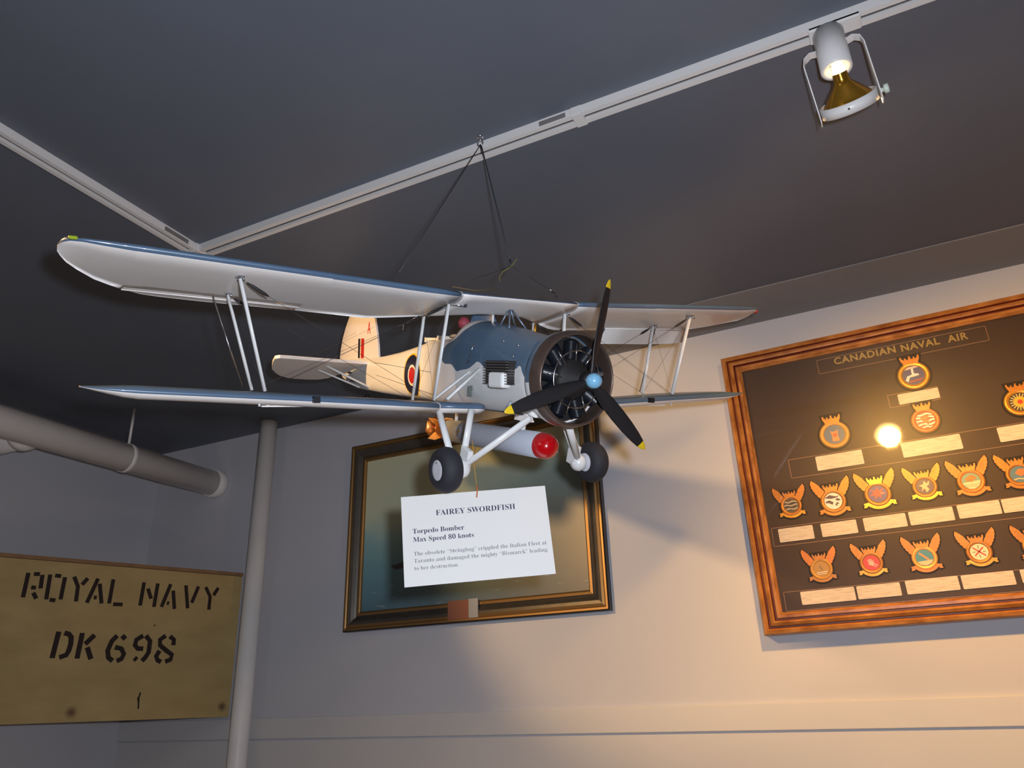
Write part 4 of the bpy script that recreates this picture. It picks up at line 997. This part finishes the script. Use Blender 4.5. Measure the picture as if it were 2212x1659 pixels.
b.tube([(.17, -.03, TZ + .33), (.13, -.05, TZ + .42), (.19, -.05, TZ + .50)], .016, 6); b.tube([(.17, .03, TZ + .33), (.21, .05, TZ + .42), (.15, .05, TZ + .50)], .016, 6); PB(b, 'brass_hook', mat('brass', (0, 0, 0)), torp)
b = MB(); b.tube([(-1.75, -.22, TZ + .10), (-1.72, -.25, TZ + .02), (-1.80, -.24, TZ - .05)], .01, 5); b.tube([(-1.85, -.23, TZ + .02), (-1.66, -.25, TZ + .05)], .01, 5); PB(b, 'copper_twist', mat('brass', (0, 0, 0)), torp)

# ------------------------------------------------------------------ suspension
HK = Vector((-0.598, 1.136, H))
hk = empty('ceiling_hook', HK); tag(hk, 'small steel screw eye in the ceiling beside the long track rail', 'hook')
b = MB(); b.tube([(0, 0, 0), (0, 0, -.010)], .0018, 8); b.build('hook_shank', M_steel, hk)
b = MB(); rp_ = [[Vector((math.cos(t) * (.006 + .0014 * math.cos(k)), .0014 * math.sin(k), -.016 + math.sin(t) * (.006 + .0014 * math.cos(k)))) for t in [2 * PI * j / 24 for j in range(24)]] for k in [2 * PI * q / 8 for q in range(9)]]
b.loft(rp_, cap=False); b.lathe([(0, .0), (0, .007), (.0015, .007)], (0, 0, -.0015), (0, 0, 1), 16); b.build('hook_eye', M_steel, hk)
def P(x, y, z): return PT + PM @ (Vector((x, y, z)) * S)
hw = empty('hanging_wire', HK); tag(hw, 'thin dark wires from the ceiling hook down to the upper wing of the model', 'wire')
def hwire(pts, r, m, name='wire_strand'):
    b = MB(); b.tube([Vector(p) - HK for p in pts], r, 6); return b.build(name, m, hw)
M_hw = mat('hanging_wire_black', (44, 48, 50), .5)
eye = HK + Vector((0, 0, -.020)); knot = P(-.36, 0, .68)
hwire([eye, P(-.44, -2.2, .37)], .0009, M_hw)
hwire([eye + Vector((0.002, 0, 0)), knot], .0012, M_hw)
hwire([eye, eye * .93 + knot * .07], .0020, M_hw, 'wire_twist')
hwire([knot * .95 + eye * .05, knot], .0018, M_hw, 'wire_twist')
ta = P(-.23, .9, .26)
hwire([knot, ta], .0004, M_wire)
b = MB(); d = (knot - ta).normalized(); b.tube([ta - HK, ta + d * .014 - HK], .0020, 8); b.build('wire_ferrule', M_steel, hw)
hwire([ta, P(-.25, .97, .17)], .0010, M_hw)
hwire([knot, P(-.27, -1.2, .22)], .0004, M_wire)
yarn = mat('yellow_green_cord', (120, 112, 60), .8)
hwire([knot + Vector((.012, 0, .012)), knot, P(-.45, -.12, .58), P(-.52, -.16, .48), P(-.50, -.14, .40)], .0009, yarn, 'cord_end')
hwire([P(-.3, -1.25, .20), P(-.3, -.8, .17), P(-.35, -.3, .24)], .0007, mat('cord_tan', (120, 96, 60), .8), 'cord_end')

# ------------------------------------------------------------------ name card and its cord
CO = Vector((-.6245, 1.1480, .2685))
U_ = Vector((.8680, .4940, .0665)).normalized()
N_ = Vector((.496, -.866, 0.06)); N_ = (N_ - U_ * N_.dot(U_)).normalized()
V_ = N_.cross(U_) * 1.0
if V_.z < 0: V_ = -V_
cw, ch_ = .2500, .1535
card = empty('name_card', CO - V_ * ch_/2); tag(card, 'white printed name card reading FAIREY SWORDFISH hanging below the model', 'card')
card.matrix_world = Matrix(((U_.x, -N_.x, V_.x, CO.x), (U_.y, -N_.y, V_.y, CO.y), (U_.z, -N_.z, V_.z, CO.z), (0, 0, 0, 1)))
b = MB(); b.box((0, 0, 0), (cw, .0012, ch_)); b.build('card_sheet', mat('card_white', (222, 219, 214), .6), card)
ink = mat('card_ink', (42, 38, 70), .7); ink2 = mat('card_ink_light', (120, 118, 128), .7)
FC = ((0, 0, 0), (1, 0, 0), (0, 0, 1), (0, -1, 0))
def line(txt, x, y, w, m, bold=0.0):
    text_mesh('printed_line', txt, w * cw, FC, m, card, bold=bold, serif=True, thick=.0009, xoff=(x - .5) * cw, yoff=(.5 - y) * ch_)
line('FAIREY SWORDFISH', .232, .242, .545, ink, -.004)
line('Torpedo Bomber', .070, .428, .347, ink, -.002)
line('Max Speed 80 knots', .070, .520, .408, ink, -.002)
line('The obsolete \u201cStringbag\u201d crippled the Italian Fleet at', .070, .672, .893, ink2, -.009)
line('Taranto and damaged the mighty \u201cBismarck\u201d leading', .070, .750, .893, ink2, -.009)
line('to her destruction.', .070, .828, .292, ink2, -.009)
hole = Vector((-.6241, 1.1481, .3328)) + N_ * .002
cord = empty('card_cord', hole); tag(cord, 'thin yellow cord tying the name card to the undercarriage', 'cord')
M_cord = mat('cord_yellow', (190, 140, 50), .7)
b = MB()
leg_pt = Vector((-.6287, 1.1454, .4248))
pts = [hole, hole + Vector((.001, .0, .013)) - N_ * .002, hole * .5 + leg_pt * .5, leg_pt + Vector((0, 0, -.02)), leg_pt, leg_pt + Vector((-.0025, 0, .016))]
b.tube([p - hole for p in pts], .0007, 5)
b.build('cord_strand', M_cord, cord)
b = MB(); b.tube([(0, 0, 0), (.0012, 0, .012), (.0003, 0, .021)], .0012, 6); b.build('cord_knot', mat('cord_orange', (196, 104, 50), .7), cord)
b = MB(); b.tube([leg_pt - hole + Vector((0, 0, -.022)), leg_pt - hole + Vector((.008, .003, -.002)), leg_pt - hole + Vector((.013, .004, -.018))], .0006, 5); b.build('cord_tail', M_cord, cord)
